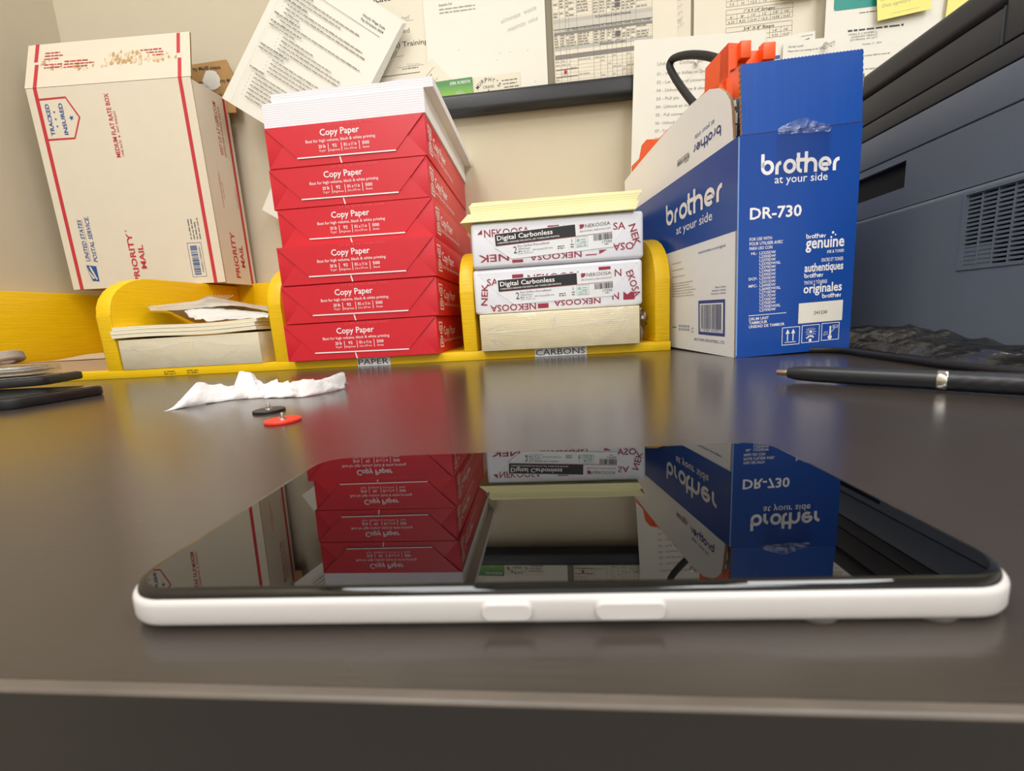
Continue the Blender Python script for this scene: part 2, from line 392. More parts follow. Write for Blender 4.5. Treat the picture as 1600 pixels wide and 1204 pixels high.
# loose white paper on top
PEDGE = striped('white sheet edges', (242, 238, 241), (218, 213, 218), 115, 'Z', .7, 3.2, .03)
def sheet_block(mb, w, d, h, mt, wav=.0008, seed=0, T=None, slope=0, n=22):
    top = []; rows = []
    def z(u, k): return k+wav*noise.noise(Vector((u*6+seed, k*40, seed)))+slope*u*k/h
    for y in (0, d):
        rows.append([[(w*i/n, y, z(i/n, k) if k > 0 else 0) for i in range(n+1)] for k in (0, h)])
    lo0, hi0 = rows[0]; lo1, hi1 = rows[1]
    vs = lo0+hi0+lo1+hi1; q = n+1; fs = []
    for i in range(n):
        fs += [[i, i+1, q+i+1, q+i], [2*q+i, 3*q+i, 3*q+i+1, 2*q+i+1], [q+i, q+i+1, 3*q+i+1, 3*q+i], [i, 2*q+i, 2*q+i+1, i+1]]
    fs += [[0, q, 3*q, 2*q], [n, 2*q+n, 3*q+n, q+n]]
    mb.add(vs, fs, mt, T)
zt = FT+6*RH
b = MB(); sheet_block(b, .2165, .279, .0292, PEDGE, .0012, 1)
b.build('loose_paper', M=pose(-.3600, .5572, zt, .012)); o = bpy.data.objects['loose_paper']
tag(o, 'thick block of loose white paper lying squarely on the topmost red ream', 'paper stack')
b = MB(); sheet_block(b, .2165, .279, .0115, PEDGE, .0016, 5)
b.build('shifted_paper', M=pose(-.3475, .5600, zt+.0298, .008))
tag(bpy.data.objects['shifted_paper'], 'thin sheaf of white paper shifted to the right on top of the red ream stack', 'paper stack')

# ------------------------------------------------------------------ carbonless reams
def neko(label, M, H, var):
    W, D = .2175, .281
    t = thing('carbonless_ream', label, 'paper ream', M, 'white carbonless paper reams')
    b = MB(); b.box((0, .0008, 0), (W, D, H), NEK, None, .0045, 3)
    Fs = frame((0, .0008, 0), (1, 0, 0), (0, 0, 1))
    # broken maroon pattern on the wrapping
    def band(y, h, s_, x, w, flip=False, al='L'):
        F2 = Fs if not flip else Fs @ Matrix.Translation((x+w, y+h, 0)) @ Matrix.Rotation(pi, 4, 'Z') @ Matrix.Translation((-x, -y, 0))
        b.text(F2, s_, x, y, h, MAR, w=w, bold=.012, l=.0004)
    def rot(s_, x, y, h, w, deg):
        F2 = Fs @ Matrix.Translation((x, y, 0)) @ Matrix.Rotation(radians(deg), 4, 'Z')
        b.text(F2, s_, 0, 0, h, MAR, w=w, bold=.012, l=.0004)
    if var == 0:   # lower ream
        band(.0365, .0085, 'SA', .018, .0150); b.rect(Fs, .0515, .038, .0660, .0485, MAR, .0004)
        band(.0380, .0088, 'NEKOOSA', .0715, .070); b.rect(Fs, .1625, .046, .1775, .0505, MAR, .0004)
        band(.0375, .0088, 'N', .1825, .0085); rot('EKOSA', .1965, .042, .0088, .034, -72)
        rot('NEK', .0165, .011, .0085, .028, 84)
        band(.0025, .0085, 'NEKOOSA', .0205, .0600, True); b.rect(Fs, .0830, .0035, .0970, .0095, MAR, .0004)
        band(.0050, .0070, 'NEKOOSA', .104, .060, True); band(.0085, .0090, 'N', .1790, .0085)
        b.poly(Fs, [(.193, .0075), (.207, .0075), (.207, .0150), (.203, .0175), (.198, .0140), (.193, .0180)], MAR, .0004)
    else:
        b.poly(Fs, [(.0085, .0425), (.0150, .0425), (.0150, .0485)], MAR, .0004)
        band(.0385, .0092, 'NEKOOSA', .0175, .0580); b.rect(Fs, .0985, .040, .1130, .0470, MAR, .0004)
        band(.0385, .0080, 'NEK', .1185, .0260); band(.0360, .0085, 'SA', .1800, .0150)
        rot('NEK', .1990, .0400, .0085, .026, -75)
        band(.0080, .0088, 'NEK', .0085, .0390, True); b.rect(Fs, .0515, .0050, .0655, .0085, MAR, .0004)
        band(.0060, .0070, 'NEKOOSA', .0740, .0660, True); b.rect(Fs, .1450, .0075, .1590, .0087, MAR, .0004)
        b.poly(Fs, [(.1620, .0080), (.1720, .0130), (.1620, .0130)], MAR, .0004); band(.0110, .0088, 'OSA', .1790, .0260, True)
    wr_ = b.build('wrapper', t)
    b = MB(); Ff = frame((0, .0008, 0), (1, 0, 0), (0, 0, 1))
    b.prism([(.006, H-.005), (.0430, .0135), (.174, .0165), (W-.005, H-.004)], .00025, NEK, Ff); b.build('end_flap', t)
    b = MB()
    Fl = frame((.0304, .0004, .0078) if var else (.0313, .0004, .0090), (1, .0, .046 if var else .024), (-.03, 0, 1))
    b.prism([(0, .0175), (.021, .0010), (.1500, .0010), (.1500, .0340), (0, .0340)], .0003, mat('ream label', (232, 232, 232), .35), Fl)
    Fl = Fl @ Matrix.Translation((0, -.0012, 0))
    b.rect(Fl, .002, .0205, .1040, .0345, BLK, .0005); b.rect(Fl, .002, .0198, .1490, .0204, MAR, .0005)
    b.text(Fl, 'Digital Carbonless', .0045, .0266, .0058, WHT, w=.071, bold=.014, l=.0007)
    b.text(Fl, 'CARBONLESS DESIGNED FOR DIGITAL, DRY TONER/LASER PRINTING', .0045, .0222, .0020, WHT, w=.079, bold=.004, l=.0007)
    b.poly(Fl, [(.1095, .0285), (.1150, .0335), (.1095, .0335)], MAR, .0006); b.poly(Fl, [(.1095, .0285), (.1150, .0335), (.1150, .0305), (.1125, .0285)], MAR, .0006)
    b.text(Fl, 'NEKOOSA', .1165, .0290, .0042, mat('brown print', (88, 66, 64), .5), w=.0310, l=.0006); b.text(Fl, '800.274.4424 | NEKOOSA.COM', .1095, .0243, .0019, GRY, w=.0380, l=.0006)
    b.text(Fl, '2', .0240, .0085, .0088, BLK, w=.0046, l=.0006); b.text(Fl, 'Part StrRev Pre-collated', .0300, .0154, .0026, INKD, w=.0400, l=.0006)
    b.text(Fl, 'White/Canary', .0300, .0123, .0020, INKD, w=.0160, l=.0006); b.text(Fl, '8\u00bd x 11', .0300, .0090, .0023, INKD, w=.0140, bold=.01, l=.0006); b.text(Fl, '500 Sheets/250 sets', .0480, .0094, .0019, GRY, w=.0260, l=.0006)
    b.text(Fl, '216 x 279 mm', .0300, .0066, .0016, GRY, w=.0190, l=.0006)
    b.words(Fl, .0800, .0100, .009, 2, .0025, .0018, GRY, 3, .0006); b.words(Fl, .0965, .0105, .005, 2, .003, .0016, GRY, 5, .0006); b.rect(Fl, .0982, .0135, .0988, .0175, INKD, .0006)
    b.box2(Fl, .1030, .0065, .1185, .0188, .0004, GRN_, .0006); b.disc(Fl, .1065, .0150, .0020, GRN_, .0006); b.words(Fl, .1095, .0150, .0085, 2, .003, .0018, GRN_, 2, .0006); b.words(Fl, .1045, .0100, .0125, 2, .0024, .0016, GRN_, 8, .0006)
    b.barcode(Fl, .1260, .0120, .1490, .0192, INKD, 5, 22, .0006); b.text(Fl, '17390', .1360, .0078, .0032, INKD, w=.0120, l=.0006); b.words(Fl, .1390, .0060, .007, 1, .002, .0012, GRY, 6, .0006)
    b.build('label_sticker', wr_)
neko('white carbonless paper ream with maroon lettering, lower of the two, on cream paper block', pose(-.0951, .5446, FT+.0490, .0081), .0575, 0)
neko('white carbonless paper ream with maroon lettering, upper of the two, under yellow pads', pose(-.0935, .5412, FT+.1070, .0185), .0570, 1)
# cream block in shrink film
CEDGE = striped('cream sheet edges', (246, 234, 200), (230, 213, 174), 115, 'Z', .7, 3.2, .03)
t = thing('shrink_wrapped_paper', 'cream paper block in clear shrink wrap under the white carbonless reams', 'paper stack', pose(-.0896, .5405, FT, 0))
b = MB(); b.box((0, .001, 0), (.2065, .266, .0482), CEDGE, None, .0012); b.build('sheets', t)
SHRINK = film('clear shrink film', (1, 1, 1), .05, .18, .9, 45)
b = MB(); b.box((-.0008, 0, 0), (.2073, .267, .0487), SHRINK, None, .002)
RW_ = random.Random(7)
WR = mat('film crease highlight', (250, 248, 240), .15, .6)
Fw = frame((0, -.0002, 0), (1, 0, 0), (0, 0, 1))
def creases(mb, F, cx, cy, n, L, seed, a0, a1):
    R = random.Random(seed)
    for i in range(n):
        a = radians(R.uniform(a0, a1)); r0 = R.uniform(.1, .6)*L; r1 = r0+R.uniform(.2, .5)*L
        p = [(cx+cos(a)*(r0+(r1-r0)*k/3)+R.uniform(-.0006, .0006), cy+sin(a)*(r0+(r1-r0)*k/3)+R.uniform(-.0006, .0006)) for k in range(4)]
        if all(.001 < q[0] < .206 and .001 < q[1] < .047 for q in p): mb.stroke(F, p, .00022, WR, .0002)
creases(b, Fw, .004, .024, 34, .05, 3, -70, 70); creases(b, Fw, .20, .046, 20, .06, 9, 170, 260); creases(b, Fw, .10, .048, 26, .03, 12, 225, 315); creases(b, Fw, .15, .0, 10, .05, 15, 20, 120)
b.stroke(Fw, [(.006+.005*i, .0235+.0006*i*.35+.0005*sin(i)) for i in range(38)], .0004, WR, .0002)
b.build('shrink_film', t)
# crumpled film tail at the right end
b = MB(); R = random.Random(2)
g = [[Vector((.2065+.013*i/6*(1-.55*abs(j/8-.55))+R.uniform(-.0015, .0015), .004+.03*R.random()*i/6, .003+.043*j/8+R.uniform(-.001, .001))) for i in range(7)] for j in range(9)]
b.add([v for r in g for v in r], [[j*7+i, j*7+i+1, (j+1)*7+i+1, (j+1)*7+i] for j in range(8) for i in range(6)], film('crumpled film', (.86, .82, .74), .28, .15, 1.0, 120)); b.build('film_tail', t)
# yellow pads
YEDGE = striped('canary sheet edges', (238, 230, 176), (216, 205, 146), 115, 'Z', .7, 3.2, .03)
def skew_block(mb, p0, p1, h, d, mt, lean=(0, 0, 0, 0), n=20, seed=0, sag=.0006):
    """stack of sheets between left-front p0 and right-front p1; lean = top offsets (left x, right x, y)"""
    vs = []
    for yk in (0, 1):
        for zk in (0, 1):
            for i in range(n+1):
                f = i/n; x = p0[0]+(p1[0]-p0[0])*f+zk*(lean[0]*(1-f)+lean[1]*f); y = p0[1]+(p1[1]-p0[1])*f+yk*d+(zk*lean[2] if yk == 0 else 0)
                z = p0[2]+(p1[2]-p0[2])*f+zk*h+sag*noise.noise(Vector((f*5, zk*3+seed, 1)))*(1 if (zk or seed) else 0)
                vs.append((x, y, z))
    q = n+1; fs = []
    for i in range(n): fs += [[i, i+1, q+i+1, q+i], [2*q+i, 3*q+i, 3*q+i+1, 2*q+i+1], [q+i, q+i+1, 3*q+i+1, 3*q+i], [i, 2*q+i, 2*q+i+1, i+1]]
    fs += [[0, q, 3*q, 2*q], [n, 2*q+n, 3*q+n, q+n]]
    mb.add(vs, fs, mt)
zn = FT+.1070+.0574
b = MB(); skew_block(b, (-.1055, .538, zn), (.1135, .540, zn), .0105, .27, YEDGE, (.010, .0045, .004), seed=0)
b.build('canary_paper'); tag(bpy.data.objects['canary_paper'], 'lower sheaf of yellow paper sticking out left on the upper white ream', 'paper stack', 'yellow paper sheaves')
b = MB(); skew_block(b, (-.0915, .546, zn+.0112), (.1150, .548, zn+.0112), .0105, .27, YEDGE, (-.003, .0075, .001), seed=2)
b.build('canary_paper'); tag(bpy.data.objects['canary_paper.001'], 'middle and thickest sheaf of yellow paper on the white carbonless reams', 'paper stack', 'yellow paper sheaves')
b = MB(); skew_block(b, (-.0940, .552, zn+.0225), (.1240, .558, zn+.0225), .0042, .27, YEDGE, (.003, .001, .001), seed=4)
b.build('canary_paper'); tag(bpy.data.objects['canary_paper.002'], 'thin topmost sheaf of yellow paper with its right corner reaching the blue box', 'paper stack', 'yellow paper sheaves')

# ------------------------------------------------------------------ envelope bay
KEDGE = striped('buff envelope edges', (246, 236, 208), (232, 219, 188), 115, 'Z', .7, 3.2, .03)
t = thing('shrink_wrapped_envelopes', 'cream envelope block in clear shrink wrap in the bay left of the red reams', 'paper stack', pose(-.634, .5535, FT, .0))
b = MB(); b.box((0, .001, 0), (.2215, .125, .0445), KEDGE, None, .0012); b.build('envelopes', t)
b = MB(); b.box((-.0008, 0, 0), (.2225, .126, .045), SHRINK, None, .002)
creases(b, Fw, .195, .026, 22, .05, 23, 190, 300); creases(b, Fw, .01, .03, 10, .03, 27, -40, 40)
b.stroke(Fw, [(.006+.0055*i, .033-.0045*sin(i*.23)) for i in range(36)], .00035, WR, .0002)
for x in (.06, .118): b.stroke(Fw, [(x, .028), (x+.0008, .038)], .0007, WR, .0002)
b.build('shrink_film', t)
zb = FT+.0455
for i, (dx, dz, lb) in enumerate(((0, 0, 'lowest of the three thin buff envelope bundles on the shrink-wrapped block'), (-.002, .0056, 'middle one of the three thin buff envelope bundles'), (.001, .0110, 'top one of the three thin buff envelope bundles under the torn plastic'))):
    b = MB(); n = 24; vs = []
    for yk in (0, .115):
        for zk in (0, 1):
            for k in range(n+1):
                f = k/n; vs.append((-.640+dx+.2275*f, .5525+yk+.001*i, zb+dz+zk*.0049+.0016*sin(f*6.5+.6)*(f**.5)+.0016))
    q = n+1; fs = []
    for k in range(n): fs += [[k, k+1, q+k+1, q+k], [2*q+k, 3*q+k, 3*q+k+1, 2*q+k+1], [q+k, q+k+1, 3*q+k+1, 3*q+k], [k, 2*q+k, 2*q+k+1, k+1]]
    fs += [[0, q, 3*q, 2*q], [n, 2*q+n, 3*q+n, q+n]]
    b.add(vs, fs, KEDGE); tag(b.build('envelope_bundle'), lb, 'envelopes', 'buff envelope bundles')
def ribbon(mb, rows, mt, smooth=True, th=0):
    n = len(rows[0])
    vs = [v for r in rows for v in r]
    mb.add(vs, [[j*n+i, j*n+i+1, (j+1)*n+i+1, (j+1)*n+i] for j in range(len(rows)-1) for i in range(n-1)], mt, None, smooth)
ze = zb+.0185
# torn grey plastic wrapper
def strip(mb, rows, mt, k=5, m=4, amp=.0012, seed=0, th=None):
    """drape a crumpled skin over control rows of points"""
    R_ = [smooth_path(r, k) for r in rows]; n = len(R_[0]); out = []
    for j in range(len(R_)-1):
        for q in range(m):
            f = q/m; out.append([R_[j][i]*(1-f)+R_[j+1][i]*f for i in range(n)])
    out.append(R_[-1])
    out = [[p+Vector((0, .6, 1))*(amp*noise.noise(Vector((p.x*120, p.y*120, seed)))+amp*.5*noise.noise(Vector((p.x*300, p.y*260, seed+3)))) for p in r] for r in out]
    ribbon(mb, out, mt, True)
GPL = mat('grey torn plastic wrapper', (196, 188, 172), .3, .5, .12, 60, .3); GPD = mat('grey printed stripes', (150, 142, 128), .5)
b = MB()
strip(b, [[(-.5960, .577, .1010), (-.5870, .575, .0975), (-.5379, .575, .0962), (-.4942, .575, .0972), (-.4533, .575, .0965), (-.4040, .575, .0850)],
          [(-.6150, .592, .1070), (-.6040, .592, .1030), (-.5430, .592, .1035), (-.5090, .592, .1070), (-.4800, .592, .1040), (-.4140, .592, .0890)],
          [(-.6290, .610, .1092), (-.6200, .610, .1085), (-.5484, .610, .1112), (-.5235, .610, .1165), (-.5050, .610, .1115), (-.4249, .610, .0933)],
          [(-.6350, .650, .1020), (-.6250, .650, .0990), (-.5500, .650, .1000), (-.5200, .650, .1010), (-.5000, .650, .0990), (-.4300, .650, .0900)],
          [(-.6300, .690, .0800), (-.6200, .690, .0800), (-.5500, .690, .0790), (-.5200, .690, .0790), (-.5000, .690, .0790), (-.4300, .690, .0790)]], GPL, seed=1)
Ft = frame((-.586, .5755, .0990), (1, 0, .004), (-.28, .62, .22)); b.text(Ft, 'RECYCLABLE PLASTIC FILM / BAG TEST 09 POLYETHYLENE', 0, .003, .0042, INKD, w=.080, l=.0016)
for i in range(9): b.stroke(frame((-.522+.0055*i, .586, .1075-.00035*abs(i-2)), (1, 0, 0), (-.1, .6, .35)), [(0, 0), (.004, .014)], .0022, GPD, .0022)
tag(b.build('torn_wrapper'), 'torn grey plastic wrapper with printing lying on the buff envelopes', 'wrapper')
b = MB()
strip(b, [[(-.5130, .556, .0825), (-.4980, .556, .0800), (-.4798, .556, .0762), (-.4442, .556, .0768), (-.4130, .556, .0762), (-.3945, .556, .0755)],
          [(-.5230, .560, .0900), (-.5050, .558, .0850), (-.4860, .559, .0815), (-.4450, .559, .0830), (-.4150, .559, .0815), (-.3960, .559, .0790)],
          [(-.5400, .577, .0945), (-.5240, .574, .0960), (-.4990, .570, .0905), (-.4600, .570, .0890), (-.4200, .570, .0850), (-.3990, .570, .0815)],
          [(-.5427, .590, .0950), (-.5294, .585, .0985), (-.5031, .582, .0995), (-.4782, .582, .0945), (-.4385, .582, .0885), (-.4034, .582, .0825)],
          [(-.5380, .620, .0860), (-.5250, .620, .0850), (-.5000, .620, .0840), (-.4700, .620, .0830), (-.4400, .620, .0820), (-.4100, .620, .0810)]], mat('crumpled white wrapper', (216, 211, 202), .5, .4, .04, 70, .35), amp=.0022, seed=5)
tag(b.build('crumpled_wrapper'), 'crumpled white paper wrapper lying over buff envelopes beside the red reams', 'wrapper')

# ------------------------------------------------------------------ left bay odds and ends
BEDGE = striped('brown sheet edges', (186, 158, 128), (120, 96, 74), 150, 'Z', .8, 3.0, .08)
b = MB(); skew_block(b, (-.905, .585, FT), (-.668, .578, FT), .017, .2, BEDGE, (.002, -.002, .003), seed=3); tag(b.build('brown_paper_stack'), 'low stack of brown paper in the leftmost bay of the yellow rack', 'paper stack')
b = MB(); rows = [[(-.800+.125*i/12, .590+.004*j, FT+.0185+(.008+.0012*noise.noise(Vector((i*.8, j, 3))))*(j/4)*min(1, .25+i/7)) for i in range(13)] for j in range(5)]
ribbon(b, rows, mat('stiff brown paper', (188, 164, 132), .8, .2, .12, 120)); tag(b.build('curled_brown_sheet'), 'curled brown sheet with frayed edge on the low brown stack', 'paper')
t = thing('tape_roll', 'grey round roll lying in the leftmost rack bay at the photo edge', 'roll', Matrix.Translation((-.898, .600, FT+.020)) @ Matrix.Rotation(radians(-16), 4, 'Y'))
b = MB(); ring = lambda r, z: [(r*cos(2*pi*k/36), r*sin(2*pi*k/36), z) for k in range(36)]
b.loft([ring(.012, 0), ring(.023, 0), ring(.025, .002), ring(.025, .012), ring(.023, .014), ring(.012, .014), ring(.012, 0)], mat('grey roll', (168, 156, 146), .6), None, False); b.build('roll_body', t)
# smartphones stacked at left
def phone_shape(L, W, T, r, mt, e=.0022):
    b = MB(); rings = []
    for z, ins in ((0, e*.9), (e*.3, e*.3), (e, 0), (T-e, 0), (T-e*.3, e*.3), (T, e*.9)):
        rings.append([(p[0], p[1], z) for p in rrect(ins, ins, L-ins, W-ins, r-ins)])
    b.loft(rings, mt); return b
PH1 = mat('black phone case', (30, 28, 28), .5, .5, .04); PGLS = mat('phone glass black', (8, 8, 10), .06, .5)
def black_phone(label, M, ports):
    t = thing('smartphone', label, 'phone', M, 'black phones stacked at the left')
    phone_shape(.156, .080, .0096, .011, PH1).build('case', t)
    b = MB(); b.prism(rrect(.003, .003, .153, .077, .009), .0005, PGLS, Matrix.Translation((0, 0, .0096))); b.build('screen', t)
    if ports:
        b = MB(); Fp = frame((.156, 0, 0), (0, 1, 0), (0, 0, 1))
        b.poly(Fp, rrect(.034, .0035, .043, .0065, .0014), BLKP, .0003)
        for k in range(4): b.disc(Fp, .022+.0025*k, .005, .0006, BLKP, .0003); b.disc(Fp, .048+.0025*k, .005, .0006, BLKP, .0003)
        b.build('charging_port', t)
    b = MB(); b.disc(Matrix.Translation((.012, .038, .0101)), 0, 0, .003, LGRY, .0002); b.build('front_camera', t)
    return t
M1 = Matrix.Translation((-.6290, .3190, 0)) @ Matrix.Rotation(radians(-3), 4, 'Z')
black_phone('black-cased phone lying lowest at the left on the desk', M1, True)
M2 = Matrix.Translation((-.7060, .3380, .0106)) @ Matrix.Rotation(radians(27), 4, 'Z')
black_phone('black phone lying on top of another black phone at the left', M2, False)
CLEAR = film('clear acrylic', (.93, .94, .94), .10, .05, .2, 20)
t = thing('card_case', 'clear plastic card case holding cards on the black phones', 'card case', Matrix.Translation((-.7030, .3960, .0210)) @ Matrix.Rotation(radians(27), 4, 'Z'))
b = MB(); b.box((0, 0, 0), (.092, .056, .0105), CLEAR, None, .0015); b.build('case', t)
for k in range(4):
    b = MB(); b.box((.002, .002, .0012+.0021*k), (.089-.003*k, .054, .0025+.0021*k), [PAPW, KRAFT, PAP, LGRY][k]); b.build('card', t)

# ------------------------------------------------------------------ postal mailing box
UR = Matrix(((.99875, -.04735, .01562), (.04773, .99848, -.0276), (-.01425, .0283, .9995))).to_4x4()
UM = Matrix.Translation((-.9033, .7298, .1590)) @ UR
UW, UD, UH, CT = .302, .0878, .3454, .0028
t = thing('mailing_box', 'white postal flat rate box with red stripes leaning against the back wall on the rack', 'box', UM)
def corr(mb, F, pts, mt, inner=KRIN, th=CT):
    mb.prism(pts, -th, mt, F, KRAFT); mb.poly(F, pts, inner, -th-.0001)
Ff = frame((0, 0, 0), (1, 0, 0), (0, 0, 1)); Fr = frame((UW, 0, 0), (0, 1, 0), (0, 0, 1))
b = MB(); corr(b, Ff, [(0, 0), (UW, 0), (UW, UH), (0, UH)], USPSW)
corr(b, Fr, [(.001, -.002), (UD, -.002), (UD, UH+.004), (.001, UH-.003)], USPSW)
b.box((.0002, CT, 0), (CT, UD, UH), USPSW); b.box((CT, UD-CT, 0), (UW-CT, UD-.0002, UH), KRIN); b.box((CT, CT, 0), (UW-CT, UD-CT, CT), KRIN)
def vt(F, u, w, ln, cap, s_, mt, bold=.006, shear=0):   # lettering that reads upwards
    F2 = F @ Matrix.Translation((u, w, 0)) @ Matrix.Rotation(pi/2, 4, 'Z'); b.text(F2, s_, 0, 0, cap, mt, w=ln, bold=bold, shear=shear, l=.0004)
b.rect(Ff, .0135, 0, .0205, UH, USPSR); b.rect(Ff, .2795, 0, .2862, UH, USPSR)
b.stroke(Ff, [(.018, .327), (.0695, .328), (.0875, .295), (.0705, .262), (.018, .262)], .0032, USPSR)
vt(Ff, .0355, .2685, .051, .0072, 'TRACKED', USPSB, .018); vt(Ff, .0605, .2685, .051, .0072, 'INSURED', USPSB, .018)
def star(F, x, y, r): b.poly(F, [(x-r*(1 if k % 2 == 0 else .4)*cos(2*pi*k/10), y+r*(1 if k % 2 == 0 else .4)*sin(2*pi*k/10)) for k in range(10)], USPSB, .0004)
for w in (.283, .2945, .306): star(Ff, .043, w, .0024)
star(Ff, .0725, .295, .0048)
vt(Ff, .1485, .2260, .1035, .0080, 'MEDIUM FLAT RATE BOX', USPSR, .012); vt(Ff, .1555, .2270, .0745, .0042, 'ONE RATE  \u2605  ANY WEIGHT', USPSR, 0)
vt(Ff, .0462, .0500, .0740, .0078, 'UNITED STATES', USPSB, .012, .2); vt(Ff, .0612, .0485, .0810, .0078, 'POSTAL SERVICE.', USPSB, .012, .2)
b.rect(Ff, .0478, .050, .0483, .126, USPSR)
# eagle emblem
b.poly(Ff, [(.0365, .0440), (.0555, .0410), (.0555, .0130), (.0400, .0150)], USPSB, .0003)
b.poly(Ff, [(.0385, .0400), (.0400, .0330), (.0490, .0185), (.0440, .0185), (.0395, .0290)], USPSW, .0006); b.poly(Ff, [(.0415, .0415), (.0450, .0408), (.0535, .0170), (.0510, .0160), (.0440, .0330)], USPSW, .0006)
b.poly(Ff, [(.0360, .0300), (.0385, .0290), (.0430, .0140), (.0405, .0140)], USPSW, .0006)
vt(Ff, .1375, .0080, .0880, .0108, 'PRIORITY', USPSR, .022); vt(Ff, .1545, .0320, .0430, .0100, 'MAIL', USPSR, .022)
b.text(Ff @ Matrix.Translation((.130, .0985, 0)) @ Matrix.Rotation(pi/2, 4, 'Z'), '\u00ae', 0, 0, .004, USPSR, l=.0004)
b.box2(Ff, .2405, .012, .2680, .0735, .0008, USPSB); Fb = Ff @ Matrix.Translation((.2585, .016, 0)) @ Matrix.Rotation(pi/2, 4, 'Z'); b.barcode(Fb, 0, 0, .052, .013, USPSB, 9, 26)
vt(Ff, .2645, .020, .046, .0032, 'PS00011000001', INKD, 0)
b.words(Ff @ Matrix.Translation((.2520, .079, 0)) @ Matrix.Rotation(pi/2, 4, 'Z'), 0, 0, .038, 4, .0058, .0032, GRY, 4)
# side panel print
b.rect(Fr, .0740, 0, .0805, UH, USPSR); vt(Fr, .0445, .010, .0860, .0115, 'PRIORITY', USPSR, .022); vt(Fr, .0630, .0310, .0430, .0105, 'MAIL', USPSR, .022)
vt(Fr, .0530, .2360, .0920, .0080, 'VISIT US AT USPS.COM', USPSR, .006, .1); vt(Fr, .0605, .2360, .0880, .0042, 'ORDER FREE SUPPLIES ONLINE', USPSR, 0)
vt(Fr, .0310, .1380, .064, .0030, 'To schedule free Package Pickup,', USPSR, 0); vt(Fr, .0360, .155, .030, .0028, 'scan the code', USPSR, 0); vt(Fr, .0710, .145, .040, .0026, 'USPS.COM/PICKUP', USPSR, 0)
b.build('body', t)
Fa = frame((0, 0, UH), (1, 0, 0), (0, .335, .942)); FL = .0920
b = MB(); corr(b, Fa, [(-.002, .001), (UW+.001, .001), (UW-.010, FL*1.0), (UW-.03, FL), (.14, FL-.0008), (.06, FL*.985), (-.0085, FL*.975)], USPSW)
for xa, xb, ya, yb in ((.0135, .0205, .0005, .048), (.0115, .0185, .053, FL*.983), (.2795, .2862, .0005, .040), (.2775, .2840, .050, FL*.99)):
    kx = lambda y, x: (x-.0095*y/FL if x > .1 else x-.0060*y/FL)
    b.poly(Fa, [(kx(ya, xa), ya), (kx(ya, xb), ya), (kx(yb, xb), yb), (kx(yb, xa), yb)], USPSR)
R = random.Random(5); SCUFF = mat('torn board fibre', (196, 160, 112), .9, .1, .25, 400); SC2 = mat('torn pale fibre', (222, 200, 166), .9, .1, .15, 300)
for k in range(120):   # torn tape marks across the flap
    x = R.triangular(.02, .29, .18); y = .044+R.gauss(0, .006)+.002*sin(x*40)
    if .115 < x < .135 and k % 3: continue
    s_ = R.uniform(.0012, .0048); n = 7
    b.poly(Fa, [(x+s_*R.uniform(.5, 1.2)*cos(2*pi*i/n)*.8, y+s_*R.uniform(.6, 1.7)*sin(2*pi*i/n)) for i in range(n)], SCUFF if k % 3 == 0 else SC2, .0002+.000004*k)
for k in range(5): b.words(Fa, .027+.002*(k > 2), .069-.006*k-.006*(k > 2), .035, 1, .005, .0026, USPSR, k, .0008)
for k in range(3): b.words(Fa, .066, .049-.0058*k, .058, 1, .005, .0026, USPSR, 20+k, .0008)
for k in range(3): b.words(Fa, .205+.012*k, .060-.0058*k, .045-.012*k, 1, .005, .0026, USPSR, 30+k, .0008)
b.build('top_flap', t)
Fk = frame((.225, UD-.004, UH-.02), (1, 0, 0), (0, .04, 1))
b = MB(); b.prism([(0, 0), (.095, -.002), (.098, .066), (.088, .0915), (.01, .0865)], -CT, KRIN, Fk, KRAFT)
b.text(Fk, 'Priority Mail\u00ae please', .004, .076, .0065, BLK, w=.072, bold=.01, l=.0003); b.text(Fk, 'Priority Mail', .060, .052, .0065, BLK, w=.036, bold=.01, l=.0003); b.text(Fk, 'Thank you for', .052, .028, .0065, BLK, w=.044, bold=.01, l=.0003); b.text(Fk, 'recycle', .026, .052, .0065, BLK, w=.028, bold=.01, l=.0003)
R = random.Random(8); b.poly(Fk, [(.055+.021*R.uniform(.75, 1.05)*cos(2*pi*i/18), .058+.018*R.uniform(.8, 1.1)*sin(2*pi*i/18)) for i in range(18)], PAPW, .0006); b.poly(Fk, [(.036+.012*R.uniform(.6, 1.1)*cos(2*pi*i/12), .046+.008*R.uniform(.6, 1.1)*sin(2*pi*i/12)) for i in range(12)], PAPW, .0006)
o = b.build('rear_flap', t); o['label'] = 'brown printed inside of the rear flap with torn white patches'

# ------------------------------------------------------------------ drum unit carton
BM = Matrix(((.98897, -.14651, -.02179), (.14608, .98906, -.02042), (.02454, .01701, .99955))).to_4x4(); BM.translation = (.1880, .4322, 0)
BW, BD, HL, HR = .1204, .318, .2070, .2122
t = thing('drum_carton', 'open blue and white printer drum carton standing on the desk beside the yellow rack', 'box', BM)
CB = .0030
b = MB(); Fb_ = frame((0, 0, 0), (1, 0, 0), (0, 0, 1)); Fs = frame((0, 0, 0), (0, -1, 0), (0, 0, 1))
b.prism([(0, 0), (BW, 0), (BW, HR), (0, HL)], -CB, BLUE, Fb_, KRAFT)
